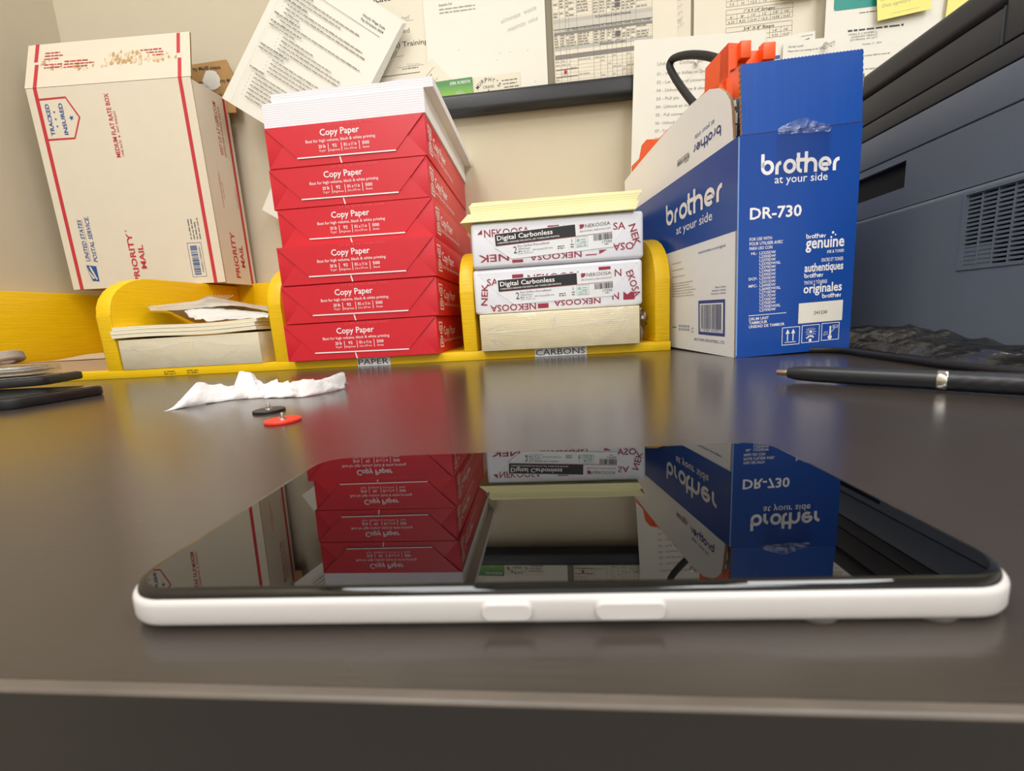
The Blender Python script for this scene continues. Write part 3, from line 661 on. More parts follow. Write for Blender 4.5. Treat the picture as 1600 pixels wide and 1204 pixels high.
# left side board: white with the blue band
b.add([(0, CB*0, 0), (0, BD, 0), (0, BD, HL), (0, 0, HL), (CB, CB, 0), (CB, BD, 0), (CB, BD, HL), (CB, CB, HL)], [[3, 2, 1, 0], [4, 5, 6, 7], [3, 7, 6, 2], [1, 5, 4, 0]], BWH)
b.rect(Fs, -BD, .1238, -.0004, HL, BLUE, .0001)
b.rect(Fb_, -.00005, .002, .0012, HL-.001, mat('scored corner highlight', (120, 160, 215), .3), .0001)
b.box((BW-CB, CB, 0), (BW, BD, HR), BLUE); b.box((CB, BD-CB, 0), (BW-CB, BD, HL), BLUE); b.box((CB, CB, 0), (BW-CB, BD-CB, CB), KRIN)
# front panel print
brother(b, Fb_, .0222, .1715, .0790, .0185, WHT)
b.text(Fb_, 'at your side', .0358, .1636, .0072, WHT, w=.0525, bold=.004); b.text(Fb_, 'DR-730', .0122, .1328, .0103, WHT, w=.0515, bold=.022)
for i, s_ in enumerate(('FOR USE WITH', 'POUR UTILISER AVEC', 'PARA USO CON')): b.text(Fb_, s_, .0123, .1130-.0043*i, .0029, WHT, w=(.0225, .0335, .0230)[i], bold=.012)
items = ['L2325DW', 'L2350DW', 'L2370DW', 'L2370DWXL', 'L2379DW', 'L2390DW', 'L2395DW', 'L2550DW', 'L2551DW', 'L2690DW', 'L2690DWXL', 'L2710DW', 'L2717DW', 'L2730DW', 'L2750DW', 'L2750DWXL', 'L2759DW']
for i, s_ in enumerate(items): b.text(Fb_, s_, .0225+.0001*i, .0998-.00345*i, .0026, WHT, w=.0165 if 'XL' not in s_ else .0215, bold=.012)
b.text(Fb_, 'HL-', .0142, .0998, .0026, WHT, w=.0060, bold=.012); b.text(Fb_, 'DCP-', .0122, .0757, .0026, WHT, w=.0088, bold=.012); b.text(Fb_, 'MFC-', .0122, .0688, .0026, WHT, w=.0090, bold=.012)
b.rect(Fb_, .0127, .0410, .0518, .0416, WHT)
for i, s_ in enumerate(('DRUM UNIT', 'TAMBOUR', 'UNIDAD DE TAMBOR')): b.text(Fb_, s_, .0132, .0365-.0038*i, .0028, WHT, w=(.0205, .0190, .0370)[i], bold=.014)
brother(b, Fb_, .0693, .1108, .0205, .0046, WHT); b.text(Fb_, 'genuine', .0692, .1015, .0110, WHT, w=.0395, bold=.02); b.disc(Fb_, .0965, .1150, .0012, WHT); b.disc(Fb_, .0992, .1128, .0008, WHT)
b.text(Fb_, 'INK & TONER', .0915, .0958, .0029, WHT, w=.0175, bold=.01)
b.text(Fb_, 'ENCRE ET TONER', .0862, .0880, .0034, WHT, w=.0225, bold=.006); b.text(Fb_, 'authentiques', .0690, .0795, .0078, WHT, w=.0400, bold=.02); brother(b, Fb_, .0690, .0735, .0200, .0046, WHT)
b.text(Fb_, 'TINTAS Y T\u00d3NERES', .0690, .0672, .0034, WHT, w=.0240, bold=.006); b.text(Fb_, 'originales', .0688, .0588, .0088, WHT, w=.0400, bold=.02); brother(b, Fb_, .0885, .0525, .0205, .0046, WHT)
b.rect(Fb_, .0645, .0290, .1108, .0492, mat('off-white sticker', (232, 226, 214), .5), .0003); b.text(Fb_, '241230', .0805, .0372, .0032, INKD, w=.0140, l=.0006)
for i, x in enumerate((.0480, .0688, .0897)):
    b.box2(Fb_, x, .0085+.0006*i, x+.0188, .0266+.0004*i, .0006, WHT)
y = .0095
for dx in (.0060, .0118): b.rect(Fb_, .0480+dx-.0005, y+.0030, .0480+dx+.0005, y+.0115, WHT); b.poly(Fb_, [(.0480+dx-.0022, y+.0105), (.0480+dx+.0022, y+.0105), (.0480+dx, y+.0150)], WHT)
b.rect(Fb_, .0512, y+.0015, .0628, y+.0021, WHT)
cx, cy = .0783, .0200
b.disc(Fb_, cx, cy, .0015, WHT)
for k in range(12):
    a = k*pi/6; b.stroke(Fb_, [(cx+.0024*cos(a), cy+.0024*sin(a)), (cx+.0058*cos(a), cy+.0058*sin(a)*(1 if sin(a) < .5 else .75))], .0004, WHT)
b.stroke(Fb_, [(cx-.0045, .0135), (cx, .0160), (cx+.0035, .0140)], .0013, WHT); b.rect(Fb_, cx-.0016, .0100, cx+.0012, .0128, WHT)
cx = .0990; b.stroke(Fb_, [(cx, .0130), (cx, .0240)], .0017, WHT); b.disc(Fb_, cx-.0002, .0128, .0022, WHT); b.stroke(Fb_, [(cx+.0008, .0175), (cx+.0055, .0225)], .0004, WHT)
b.text(Fb_, '35\u00b0C', cx+.0022, .0232, .0016, WHT, w=.0062, bold=.01); b.text(Fb_, '95\u00b0F', cx+.0022, .0212, .0016, WHT, w=.0058, bold=.01); b.text(Fb_, '0\u00b0C', cx-.0064, .0172, .0016, WHT, w=.0040, bold=.01); b.text(Fb_, '32\u00b0F', cx-.0075, .0150, .0016, WHT, w=.0052, bold=.01)
# left side print
brother(b, Fs, -.1560, .1580, .1340, .0262, WHT, .0004); b.text(Fs, 'at your side', -.1270, .1430, .0100, WHT, w=.0830, bold=.004, l=.0004)
b.text(Fs, 'www.brother.com/original', -.0735, .1120, .0030, BPRINT, w=.0540)
b.rect(Fs, -.0736, .0206, -.0192, .0596, BPRINT); b.rect(Fs, -.0702, .0240, -.0225, .0560, BWH, .0003); b.barcode(Fs, -.0680, .0275, -.0255, .0548, mat('barcode blue grey', (72, 82, 118), .5), 3, 30, .0005); b.text(Fs, '0 12502 64302 0', -.0695, .0247, .0026, BPRINT, w=.046, l=.0005)
b.text(Fs, 'BROTHER INDUSTRIES, LTD.', -.0830, .0128, .0032, BPRINT, w=.0640)
for i in range(3): b.text(Fs, ('Made in Vietnam', 'Fabriqu\u00e9 au Vietnam', 'Fabricado en Vietnam')[i], -.0180, .0716-.0032*i, .0020, BPRINT, w=(.020, .026, .028)[i], al='R')
for k in range(3): b.words(Fs, -.1420, .1080-.0085*k, .03+.006*k, 1, .005, .0016, LGRY, 40+k)
b.words(Fs, -.1420, .0825, .062, 6, .0032, .0016, LGRY, 50)
for k in range(6):
    for j in range(2): b.rect(Fs, -.1235+.0050*k, .0235+.0042*j, -.1213+.0050*k, .0263+.0042*j, BPRINT)
b.stroke(Fs, arc(-.0875, .0250, .0026, 30, 330, 12), .0007, BPRINT); b.words(Fs, -.142, .0265, .012, 1, .003, .0018, INKD, 60)
b.build('carton_body', t)
# side flap folded up
fp = [(.0080, .2072), (.0085, .2088), (.0112, .2341), (.0135, .2435), (.0207, .2534), (.0318, .2628), (.0505, .2709), (.0869, .2742), (.1634, .2721), (.2469, .2665), (.2981, .2626), (.3117, .2608), (.3117, .2072)]
b = MB(); b.prism([(-x, y) for x, y in fp], -CB, BWH, Fs, KRAFT)
Fi = Fs @ Matrix.Translation((-.0560, .2285, 0)) @ Matrix.Rotation(pi, 4, 'Z')
brother(b, Fi, -.0275, -.0015, .0560, .0108, BPRINT); b.text(Fi, 'at your side', -.0150, -.0105, .0050, BPRINT, w=.0390, bold=.0)
b.barcode(Fs, -.1225, .2210, -.0920, .2255, GRY, 12, 20); b.words(Fs, -.1225, .2265, .030, 1, .003, .0012, GRY, 3); b.words(Fs, -.104, .2190, .010, 1, .003, .0014, GRY, 3)
b.build('side_flap', t)
# front flap with saw-tooth cut edge
tp = [(.0040, .2080), (.1199, .2132)]
n = 70; top_ = [(.0030+(.1191-.0030)*i/n, .2675+(.2748-.2675)*i/n+(.0007 if i % 2 else 0)) for i in range(n, -1, -1)]
rtE = [(.1199-.0008*i/24+(.0007 if i % 2 else 0), .2132+(.2748-.2132)*i/24) for i in range(1, 24)]
ltE = [(.0030+.001*i/24-(.0006 if i % 2 else 0), .2675-(.2675-.2072)*i/24) for i in range(1, 24)]
BLUF = mat('blue flap board', (22, 78, 166), .32, .5, .08, 3, .16, stretch=(30, 1, .6))
b = MB(); b.prism(tp+rtE+top_+ltE, -CB, BLUF, frame((0, .0004-.2072*.04, 0), (1, 0, 0), (0, .04, 1)), KRAFT); flap_ = b.build('front_flap', t)
b = MB(); Fq = frame((BW+.0012, .006, HR), (0, 1, 0), (.15, 0, 1)); b.prism([(0, 0), (.26, 0), (.255, .035), (.012, .052), (.004, .046)], -CB, KRAFT, Fq, KRAFT); b.build('right_flap', t)
TAPE = film('clear tape', (.97, .97, .98), .10, .08, 1.0, 130)
b = MB(); R = random.Random(3)
g = [[(.0372+.052*i/10, -.0012+.0004*j-.0016*R.random(), .2055+.0035*(i/10)*0+(.004+.010*max(0, 1-abs(i-4.5)/5)**.8+.0015*(i > 8))*j/4) for i in range(11)] for j in range(5)]
b.add([v for r in g for v in r], [[j*11+i, j*11+i+1, (j+1)*11+i+1, (j+1)*11+i] for j in range(4) for i in range(10)], TAPE, None, False)
g = [[(.0372+.052*i/10, -.0006-.0005*R.random(), .1700+.036*j/4) for i in range(11)] for j in range(5)]
b.add([v for r in g for v in r], [[j*11+i, j*11+i+1, (j+1)*11+i+1, (j+1)*11+i] for j in range(4) for i in range(10)], film('flat clear tape', (.99, .99, .99), .0, .25, .1, 40), None, True)
b.build('clear_tape', flap_)
# contents: orange drum holder with black unit, black cable
t = thing('drum_holder', 'orange plastic drum holder sticking out of the open blue carton', 'plastic part', BM)
b = MB(); b.box((.0075, .062, .150), (.0155, .300, .2800), ORG, None, .0012)
b.prism([(-.030, .2700), (-.075, .2720), (-.3000, .2640), (-.300, .150), (-.030, .150)], -.006, ORG, frame((.006, 0, 0), (0, -1, 0), (0, 0, 1))); b.build('rail', t)
Fo = frame((0, .034, 0), (1, 0, 0), (0, 0, 1))
b = MB()
# cheek plate, stepped lips and the recessed back web of the bracket
b.prism([(.0005, .267), (.0095, .266), (.0120, .279), (.0180, .281), (.0195, .287), (.0200, .3020), (.0100, .3030), (.0020, .296)], -.012, ORG, Fo)
b.prism([(.0005, .262), (.0020, .296), (.0100, .303), (.0100, .258)], -.028, ORG, Fo)
b.box((.0195, .0295, .2868), (.0300, .0375, .3020), ORG, None, .0006); b.box((.0420, .0295, .2845), (.0545, .0375, .2995), ORG, None, .0006)
b.box((.0100, .0365, .2540), (.0560, .0405, .2965), ORG, None, .0005); b.box((.0160, .0400, .2900), (.0300, .048, .2990), ORG); b.box((.0400, .0400, .288), (.0550, .048, .2975), ORG)
b.stroke(frame((0, .0364, 0), (1, 0, 0), (0, 0, 1)), [(.0300, .2720), (.0420, .2860)], .0012, ORG, .0006)
b.box((.0010, .046, .240), (.0540, .075, .268), ORG, None, .001); b.build('end_bracket', t)
b = MB(); b.prism([(-.268, .262), (-.262, .275), (-.249, .292), (-.229, .2925), (-.207, .284), (-.207, .262)], -.010, ORG, frame((.0055, 0, 0), (0, -1, 0), (0, 0, 1))); b.build('far_bracket', t)
t = thing('drum_unit', 'black drum unit with white labels inside the open blue carton', 'printer part', BM)
b = MB(); b.box((.020, .050, .030), (.108, .290, .2250), BLKP, None, .003); b.box((.0105, .0310, .040), (.108, .0490, .2530), BLKP, None, .001); b.build('housing', t)
b = MB(); Fd = frame((0, .0310, 0), (1, 0, 0), (0, 0, 1)); b.poly(Fd, [(.0125, .2505), (.0160, .2510), (.0168, .2452), (.0138, .2452)], PAPW, .0003); b.rect(Fd, .0138, .2300, .0178, .2395, PAPW, .0003)
Fd2 = frame((.0098, .030, 0), (0, -1, 0), (0, 0, 1)); b.rect(Fd2, .003, .214, .012, .224, PAPW, .0003); b.rect(Fd2, .003, .230, .010, .2375, PAPW, .0003); b.build('paper_label', t)
b = MB(); pts = [(.036, .085, .250), (.033, .115, .272), (.030, .143, .300), (.028, .171, .332), (.027, .193, .360), (.028, .2005, .373), (.030, .190, .3745), (.032, .154, .358), (.036, .116, .335), (.042, .087, .311), (.050, .066, .288), (.060, .060, .255)]
b.tube(smooth_path(pts), .0046, RUB, 12, BM); tag(b.build('power_cable'), 'black cable looping up out of the open blue carton', 'cable')

# ------------------------------------------------------------------ printer
PD = mat('printer charcoal plastic', (62, 63, 67), .5, .4, .04, 400, .05); PB = mat('printer slate plastic', (104, 112, 126), .5, .4, .04, 400, .05); PK = mat('printer gap black', (10, 11, 14), .6)
PM = Matrix.Translation((.385, .40, 0)) @ Matrix.Rotation(.026, 4, 'Z')
t = thing('printer', 'dark grey laser printer standing at the right end of the desk', 'printer', PM)
Y0, Y1, PX = -.085, .325, .40
def slab(name, z0, z1, mt, bev=.002, x0=0, y0=Y0, y1=Y1, seg=3):
    b = MB(); b.box((x0, y0, z0), (PX, y1, z1), mt, None, bev, seg); return b
b = slab('core', .004, .300, PK, 0, .006, Y0+.004, Y1-.004); b.build('inner_frame', t)
b = slab('l', .2835, .3100, PD, .007, 0, seg=5); b.build('lid', t)
b = MB(); b.box((0, .0150, .2520), (PX, Y1, .2808), PD, None, .0015); b.build('scanner_body', t)
b = MB(); b.box((0, Y0, .2520), (PX, .0135, .3085), PD, None, .0015); b.box((-.0006, .0137, .2521), (.002, .0147, .2810), mat('printer seam highlight', (70, 74, 82), .4)); b.build('control_panel', t)
b = slab('d', .2340, .2508, PD, .001); b.build('paper_exit_trim', t)
b = slab('e', .2010, .2330, PB, .0012); b.build('upper_cover', t)
# lower body with a grip recess and a vent opening
b = MB(); gy0, gy1, gz0, gz1 = .0965, .240, .1655, .1925
vy0, vy1, vz0, vz1 = -.062, .0245, .0740, .1375
b.box((0, Y0, .1450), (PX, gy0, .1998), PB); b.box((0, gy1, .1450), (PX, Y1, .1998), PB); b.box((0, gy0, .1450), (PX, gy1, gz0), PB); b.box((0, gy0, gz1), (PX, gy1, .1998), PB)
b.box((.022, gy0, gz0), (PX, gy1, gz1), PK)
def front_shell(y0, y1, z0, z1, rounded):
    F = frame((0, y1, 0), (1, 0, 0), (0, 0, 1)); top = [(0, z1)]+[(-.004+.004*(1-cos(radians(k))), z1-.0045+.0045*sin(radians(k))) for k in range(80, -1, -10)] if rounded else [(-.004, z1)]
    b.prism([(-.004, z0), (.05, z0), (.05, z1)]+top, y1-y0, PB, F, None, False)
front_shell(vy1, Y1, .006, .1440, True); front_shell(Y0, vy0, .006, .1440, True); front_shell(vy0, vy1, .006, vz0, False); front_shell(vy0, vy1, vz1, .1440, True)
b.box((.05, Y0, .006), (PX, Y1, .1440), PB)
lower_ = b.build('lower_body', t)
b = MB(); b.box((.010, vy0, vz0), (.020, vy1, vz1), PK)
nr = 17; dz = (vz1-vz0)/nr
for k in range(nr+1): b.box((-.0030, vy0, vz0+k*dz-.0010), (.010, vy1, vz0+k*dz+.0010), PB)
for y in [vy1-.0005-.0125*i for i in range(7)]: b.box((-.0036, y-.0005, vz0), (.008, y+.0005, vz1), PB)
b.box((-.0026, vy1-.0245, vz0), (.004, vy1, vz0+5*dz), PB)
for y0, y1, z0, z1 in ((vy1, vy1+.002, vz0-.002, vz1+.002), (vy0, vy1, vz1, vz1+.002), (vy0, vy1, vz0-.002, vz0)): b.box((-.0050, y0, z0), (0, y1, z1), PB)
b.build('vent_grille', lower_)
for x, y in ((.03, Y0+.03), (.37, Y0+.03), (.03, Y1-.03), (.37, Y1-.03)):
    b = MB(); b.lathe([(.012, 0), (.012, .007)], RUB, Matrix.Translation((x, y, 0)), 20); b.build('foot', t)

# ------------------------------------------------------------------ cables, film bag, pen
b = MB(); b.tube(smooth_path([(.215, .470, .0031), (.255, .452, .0031), (.283, .430, .0031), (.281, .385, .0031), (.277, .335, .0031), (.2745, .300, .0031), (.279, .262, .0031), (.300, .225, .0031), (.34, .16, .0031)]), .0030, RUB, 10); tag(b.build('cable'), 'thin black cable running on the desk from under the blue carton to behind the pen', 'cable')
b = MB(); b.tube(smooth_path([(.352, .455, .0052), (.350, .400, .0052), (.336, .352, .0052), (.322, .318, .0052), (.318, .285, .0052), (.345, .235, .0052), (.40, .17, .0052)]), .0042, RUB, 10); tag(b.build('cable'), 'thicker black cable coming out of the plastic film beside the printer', 'cable')
BAG = film('crinkled clear film', (.84, .82, .78), .15, .18, 1.0, 80)
b = MB(); rows = []
for j in range(13):
    row = []
    for i in range(50):
        f = i/49; g_ = j/12; y = .540-.275*f; x = .306+.012*sin(f*5)+.064*g_
        h = (.022*sin(pi*min(1, g_*1.05))**.7*(.55+.45*sin(pi*min(1, f*1.25+.12))))+.0050*noise.noise(Vector((f*14, g_*5, 3)))+.0028*noise.noise(Vector((f*34, g_*11, 8)))
        row.append((x+.004*noise.noise(Vector((f*9, g_*4, 1))), y+.005*noise.noise(Vector((f*9, g_*4, 4))), max(.0012+.0006*(i % 2), h*min(1, 4*(1-g_)+.12))))
    rows.append(row)
ribbon(b, rows, BAG, True); tag(b.build('plastic_film'), 'crumpled clear plastic film lying along the foot of the printer', 'plastic bag')
PENB = mat('matt black metal', (34, 36, 42), .38, .5, .03); CHR = mat('chrome', (225, 222, 220), .12, .5, .02, metal=1); CHW = mat('warm steel', (196, 180, 160), .25, .5, .02, metal=1)
P0, P1 = Vector((.1545, .2915, .0058)), Vector((.2530, .1930, .0062)); dv = (P1-P0).normalized()
zax = dv; xax = Vector((0, 0, 1)).cross(zax).normalized(); yax = zax.cross(xax)
PNM = Matrix((xax, yax, zax)).transposed().to_4x4(); PNM.translation = P0
t = thing('pen', 'black ballpoint pen with chrome ring lying on the desk in front of the printer', 'pen', PNM)
b = MB(); b.lathe([(.0012, -.0005), (.0019, .0003), (.0020, .0060)], CHW, None, 20); b.build('push_button', t)
b = MB(); b.lathe([(.0022, .0058), (.0034, .0064), (.0046, .0115), (.0051, .020), (.0054, .0760)], PENB, None, 28); b.build('barrel', t)
b = MB(); b.lathe([(.0055, .0760), (.0057, .0764), (.0057, .0796), (.0055, .0800)], CHR, None, 28); b.build('ring', t)
b = MB(); n = 28; rings = []
for k in range(60):
    z = .0800+.056*k/59; r0 = .0054-.0030*max(0, (k-38)/21)**1.6
    rings.append([((r0+.00018*cos(14*(2*pi*i/n)*.5*2/2+z*900))*cos(2*pi*i/n), (r0+.00018*cos(14*(2*pi*i/n)+z*900))*sin(2*pi*i/n), z) for i in range(n)])
b.loft(rings, PENB); b.build('grip', t)
b = MB(); b.lathe([(.0022, .136), (.0010, .1415), (.0004, .1432)], CHW, None, 16); b.build('tip', t)

# ------------------------------------------------------------------ tissue and disc pins
b = MB(); base = [(-.2860, .2745), (-.2790, .2920), (-.2640, .3110), (-.2480, .3145), (-.2330, .3140), (-.2150, .3115), (-.1990, .3120), (-.1880, .3320), (-.1835, .3480)]
bp = smooth_path([(x, y, 0) for x, y in base], 8); N = len(bp)
hp = [(0, .001), (.05, .007), (.12, .0195), (.2, .0125), (.25, .0120), (.285, .0265), (.35, .0200), (.42, .0120), (.6, .0115), (.75, .0125), (.9, .0145), (.97, .0130), (1, .006)]
def interp(f):
    for (a, h0), (c, h1) in zip(hp, hp[1:]):
        if f <= c: return h0+(h1-h0)*(f-a)/(c-a)
    return hp[-1][1]
rows = []
for j in range(11):
    g_ = j/10; row = []
    for i, p in enumerate(bp):
        f = i/(N-1); h = interp(f); dpt = .026*(.35+.65*sin(pi*min(1, f*1.3+.08)))
        nrm = Vector((-.35, .94, 0)); q = p+nrm*dpt*g_
        if g_ < .75: z = h*(g_/.75)**.8
        else: z = h*(1-(g_-.75)/.25*.85)
        nz_ = noise.noise(Vector((f*13, g_*2.4, 2)))*.0034+noise.noise(Vector((f*34, g_*7, 6)))*.0022
        row.append((q.x+.5*nz_, q.y+nz_*.9, max(.0004, z+nz_*min(1, z/.004)) if j else .0004+max(0, .0012*noise.noise(Vector((f*20, 1, 1))))))
    rows.append(row)
ribbon(b, rows, mat('white tissue', (224, 218, 215), .8, .2, .03, 160, .5)); o = b.build('tissue'); tag(o, 'crumpled white tissue lying on the desk in front of the rack', 'tissue')
sm_ = o.modifiers.new('thickness', 'SOLIDIFY'); sm_.thickness = .0003
STEEL = mat('pin steel', (200, 196, 190), .2, .5, .02, metal=1)
for nm, x, y, c, lb in (('disc_pin', -.1925, .2580, (30, 28, 29), 'flat black disc pin lying point up on the desk near the tissue'), ('disc_pin', -.1605, .2255, (236, 50, 30), 'flat red disc pin lying point up on the desk nearest the phone')):
    t = thing(nm, lb, 'pin', Matrix.Translation((x, y, 0)))
    b = MB(); b.lathe([(.0096, 0), (.0100, .0003), (.0100, .0014), (.0096, .0017)], mat('disc plastic %d' % c[0], c, .4), None, 40); b.build('head', t)
    b = MB(); b.lathe([(.0024, .0017), (.0022, .0023), (.0010, .0025), (.0010, .0052), (.0008, .0056)], STEEL, None, 16); b.build('post', t)

# ------------------------------------------------------------------ white phone in front
ex = Vector((cos(.0292), sin(.0292), -.0022)).normalized(); ey = Vector((-sin(.0292), cos(.0292), -.0129)); ey = (ey-ex*ey.dot(ex)).normalized(); ez = ex.cross(ey)
PHM = Matrix((ex, ey, ez)).transposed().to_4x4(); PHM.translation = (-.0817, .0602, .0073)
t = thing('smartphone', 'white-framed phone with black screen lying flat at the front desk edge', 'phone', PHM)
PHW = mat('phone white frame', (206, 201, 197), .4, .5, .01); SCR = mat('phone screen glass', (3, 3, 4), .015, .5, .0, ior=1.62)
L, W, e, T = .1569, .0766, .0008, .0069
b = MB(); rings = []
for z, ins in ((-T, .0024), (-T+.0004, .0011), (-T+.0011, .0003), (-T+.0019, 0), (-.0022, 0), (-.0017, .0001), (-.0013, .0004), (-.0011, .0010)):
    rings.append([(p[0], p[1], z) for p in rrect(-e+ins, -e+ins, L+e-ins, W+e-ins, .0105-ins, 12)])
b.loft(rings, PHW); b.build('frame', t)
b = MB(); rings = []
for z, ins in ((-.0013, 0), (-.0007, .00008), (-.0003, .0003), (-.00005, .0007), (.0001, .0011), (.00015, .0016)):
    rings.append([(p[0], p[1], z) for p in rrect(ins, ins, L-ins, W-ins, .0097-ins, 12)])
b.loft(rings, SCR, None, False); b.add(rings[-1], [list(range(len(rings[-1])))], SCR); b.build('screen', t)
Fbt = frame((0, -e, 0), (1, 0, 0), (0, 0, 1))
for x0, x1 in ((.0683, .0770), (.0873, .0989)):
    b = MB()
    rs = [[(p[0], p[1], z) for p in rrect(x0+i, -.0051+i, x1-i, -.0016-i, .0014-i)] for z, i in ((-.0003, 0), (.0003, 0), (.0006, .0001), (.0008, .0004))]
    b.loft(rs, PHW, Fbt); b.build('side_button', t)
for x in (.1245, .1430):
    b = MB(); b.lathe([(.0034, -T-.0007), (.0042, -T-.0004), (.0046, -T+.0004)], mat('camera ring grey', (120, 114, 110), .35), Matrix.Translation((x, .0042, 0)), 28); b.build('camera_bump', t)

# ------------------------------------------------------------------ notice board and papers
K = .9575
def S(x, z): return (x*K, CAM_H+(z-CAM_H)*K)
CORK = mat('grey fabric board', (138, 130, 112), .9, .1, .75, 1100)
FRM = mat('black board frame', (30, 30, 31), .42, .5, .1, 60)
BX0, BX1, BZ0, BZ1 = -.345, .93, .450, 1.06
t = thing('notice_board', 'grey fabric notice board in a black frame on the back wall', 'notice board', Matrix.Translation((.29, WALL_Y, .43)))
Tb = Matrix.Translation((-.29, -WALL_Y, -.43))
b = MB(); b.box((BX0, BOARD_Y, BZ0), (BX1, WALL_Y-.0015, BZ1), CORK, Tb); b.build('panel', t)
def railbox(lo, hi, name='frame_rail'):
    b = MB(); b.box(lo, hi, FRM, Tb, .010, 5); b.build(name, t)
railbox((BX0-.02, BOARD_Y-.018, .4312), (BX1+.02, WALL_Y-.0015, .4672)); railbox((BX0-.02, BOARD_Y-.018, 1.05), (BX1+.02, WALL_Y-.0015, 1.086))
railbox((BX0-.02, BOARD_Y-.017, .466), (BX0+.016, WALL_Y-.0015, 1.052)); railbox((BX1-.016, BOARD_Y-.017, .466), (BX1+.02, WALL_Y-.0015, 1.052))
def paper(x, z, w, h, y, deg=0, mt=PAP, th=.0004, pts=None):
    """sheet hung at board coordinates x,z (lower-left corner), facing the room"""
    b = MB(); a = radians(deg); F = frame((x, y, z), (cos(a), 0, sin(a)), (-sin(a), 0, cos(a)))
    b.prism(pts or [(0, 0), (w, 0), (w, h), (0, h)], -th, mt, F); return b, F
BY = BOARD_Y-.0008
# training certificate
x, z = S(-.425, .519); b, F = paper(x, z, .218, .279, BY, .6, PAP)
gx = lambda v: v*K-x
gz = lambda v: CAM_H+(v-CAM_H)*K-z
b.rect(F, .002, gz(.535), .215, gz(.5362), INKD)
b.text(F, '(Pallet Jack) Training', .2105, gz(.583), .0085, INKD, w=.118, al='R', bold=.008); b.text(F, 'has completed', .1790, gz(.606), .0080, GRY, w=.080, al='R')
b.text(F, 'Certificate', .150, gz(.664), .012, INKD, w=.075, al='R', bold=.01)
b.text(F, 'J. Campbell', .1800, gz(.6285), .0065, INK, w=.050, al='R', shear=.3); b.rect(F, .100, gz(.6258), .188, gz(.6264), GRY); b.words(F, .146, gz(.6208), .022, 1, .004, .0024, GRY, 2)
b.text(F, '01/04/2022', .1510, gz(.5705), .0060, INK, w=.045, al='R', shear=.25); b.rect(F, .080, gz(.5672), .1640, gz(.5678), GRY); b.words(F, .128, gz(.5620), .006, 1, .004, .002, GRY, 3)
b.stroke(F, [(.168+.0018*i, gz(.5505)+.004*sin(i*1.9)*(1-i/16)) for i in range(15)], .0006, INK); b.rect(F, .150, gz(.5475), .200, gz(.5481), GRY); b.words(F, .158, gz(.5435), .033, 1, .004, .0024, GRY, 4)
tag(b.build('certificate'), 'pallet jack training certificate half hidden behind the tilted white handout', 'paper')
# big plain sheet
x, z = S(-.2085, .4600); b, F = paper(x, z, .2195, .279, BY-.0012, 0, PAPW)
gx = lambda v: v*K-x
gz = lambda v: CAM_H+(v-CAM_H)*K-z
b.text(F, 'Establish Pull', gx(-.178), gz(.6435), .0040, GRY, w=.024, bold=.01)
for i in range(2): b.words(F, gx(-.178), gz(.6370)-.0056*i, .066, 1, .004, .0030, INK, 80+i, ragged=0)
for s_, xx, zz, ww in (('eliminate  waste', -.062, .6010, .066), ('maximize  value', -.050, .5860, .056)):
    F2 = F @ Matrix.Translation((gx(xx), gz(zz), 0)) @ Matrix.Rotation(radians(14), 4, 'Z'); b.text(F2, s_, 0, 0, .0078, INK, w=ww, shear=.25, bold=-.012)
for xx, zz in ((-.068, .553), (-.048, .552), (-.0145, .551), (-.073, .541), (-.146, .566), (-.003, .497)): b.disc(F, gx(xx), gz(zz), .0008, INK, .0003, 8)
tag(b.build('note_sheet'), 'nearly blank white sheet with a faint handwritten note, left of the printed timetable', 'paper')
x, z = -.2230, .4430; b, F = paper(x, z, .085, .050, BY-.0022, 41, PAP)
b.rect(F, .006, .036, .078, .0366, INKD); b.words(F, .006, .039, .05, 1, .004, .003, INKD, 6); b.text(F, 'Certificate of Completion', .006, .0295, .0045, INKD, w=.060, bold=.01); b.text(F, 'J. Campbell', .020, .0205, .0060, GRY, w=.034, shear=.2); b.rect(F, .006, .0185, .070, .0191, INKD); b.words(F, .006, .011, .06, 2, .006, .0028, INKD, 7)
tag(b.build('wallet_card'), 'small tilted certificate card pinned beside the green business card', 'card')
# business cards
x, z = S(-.2050, .4660); b = MB(); F = frame((x, BY-.0026, z), (1, 0, .018), (-.018, 0, 1))
GM = mat('green gradient card', (76, 150, 44), .4); nt = GM.node_tree; tc = nt.nodes.new('ShaderNodeTexCoord'); sp = nt.nodes.new('ShaderNodeSeparateXYZ'); rp = nt.nodes.new('ShaderNodeValToRGB'); mr = nt.nodes.new('ShaderNodeMapRange')
nt.links.new(tc.outputs['Generated'], sp.inputs[0]); nt.links.new(sp.outputs['Z'], rp.inputs[0])
rp.color_ramp.elements[0].color = (lin(150), lin(196), lin(40), 1); rp.color_ramp.elements[0].position = .25; rp.color_ramp.elements[1].color = (lin(48), lin(124), lin(40), 1); rp.color_ramp.elements[1].position = .85
nt.links.new(rp.outputs[0], nt.nodes['Principled BSDF'].inputs['Base Color'])
b.prism([(0, 0), (.0785, 0), (.0785, .0475), (0, .0475)], -.0004, GM, F)
b.text(F, 'DIRK ROBISON', .0745, .0385, .0052, WHT, w=.038, al='R', bold=.004)
for k in range(-3, 4):
    a = k*.42; L_ = .0165-.0018*abs(k); cx, cy = .0530, .0130; d_ = (sin(a), cos(a)); n_ = (cos(a), -sin(a)); w_ = .0034
    b.stroke(F, [(cx, cy), (cx+d_[0]*L_*.5+n_[0]*w_, cy+d_[1]*L_*.5+n_[1]*w_), (cx+d_[0]*L_, cy+d_[1]*L_), (cx+d_[0]*L_*.5-n_[0]*w_, cy+d_[1]*L_*.5-n_[1]*w_)], .0005, WHT, .0003, True)
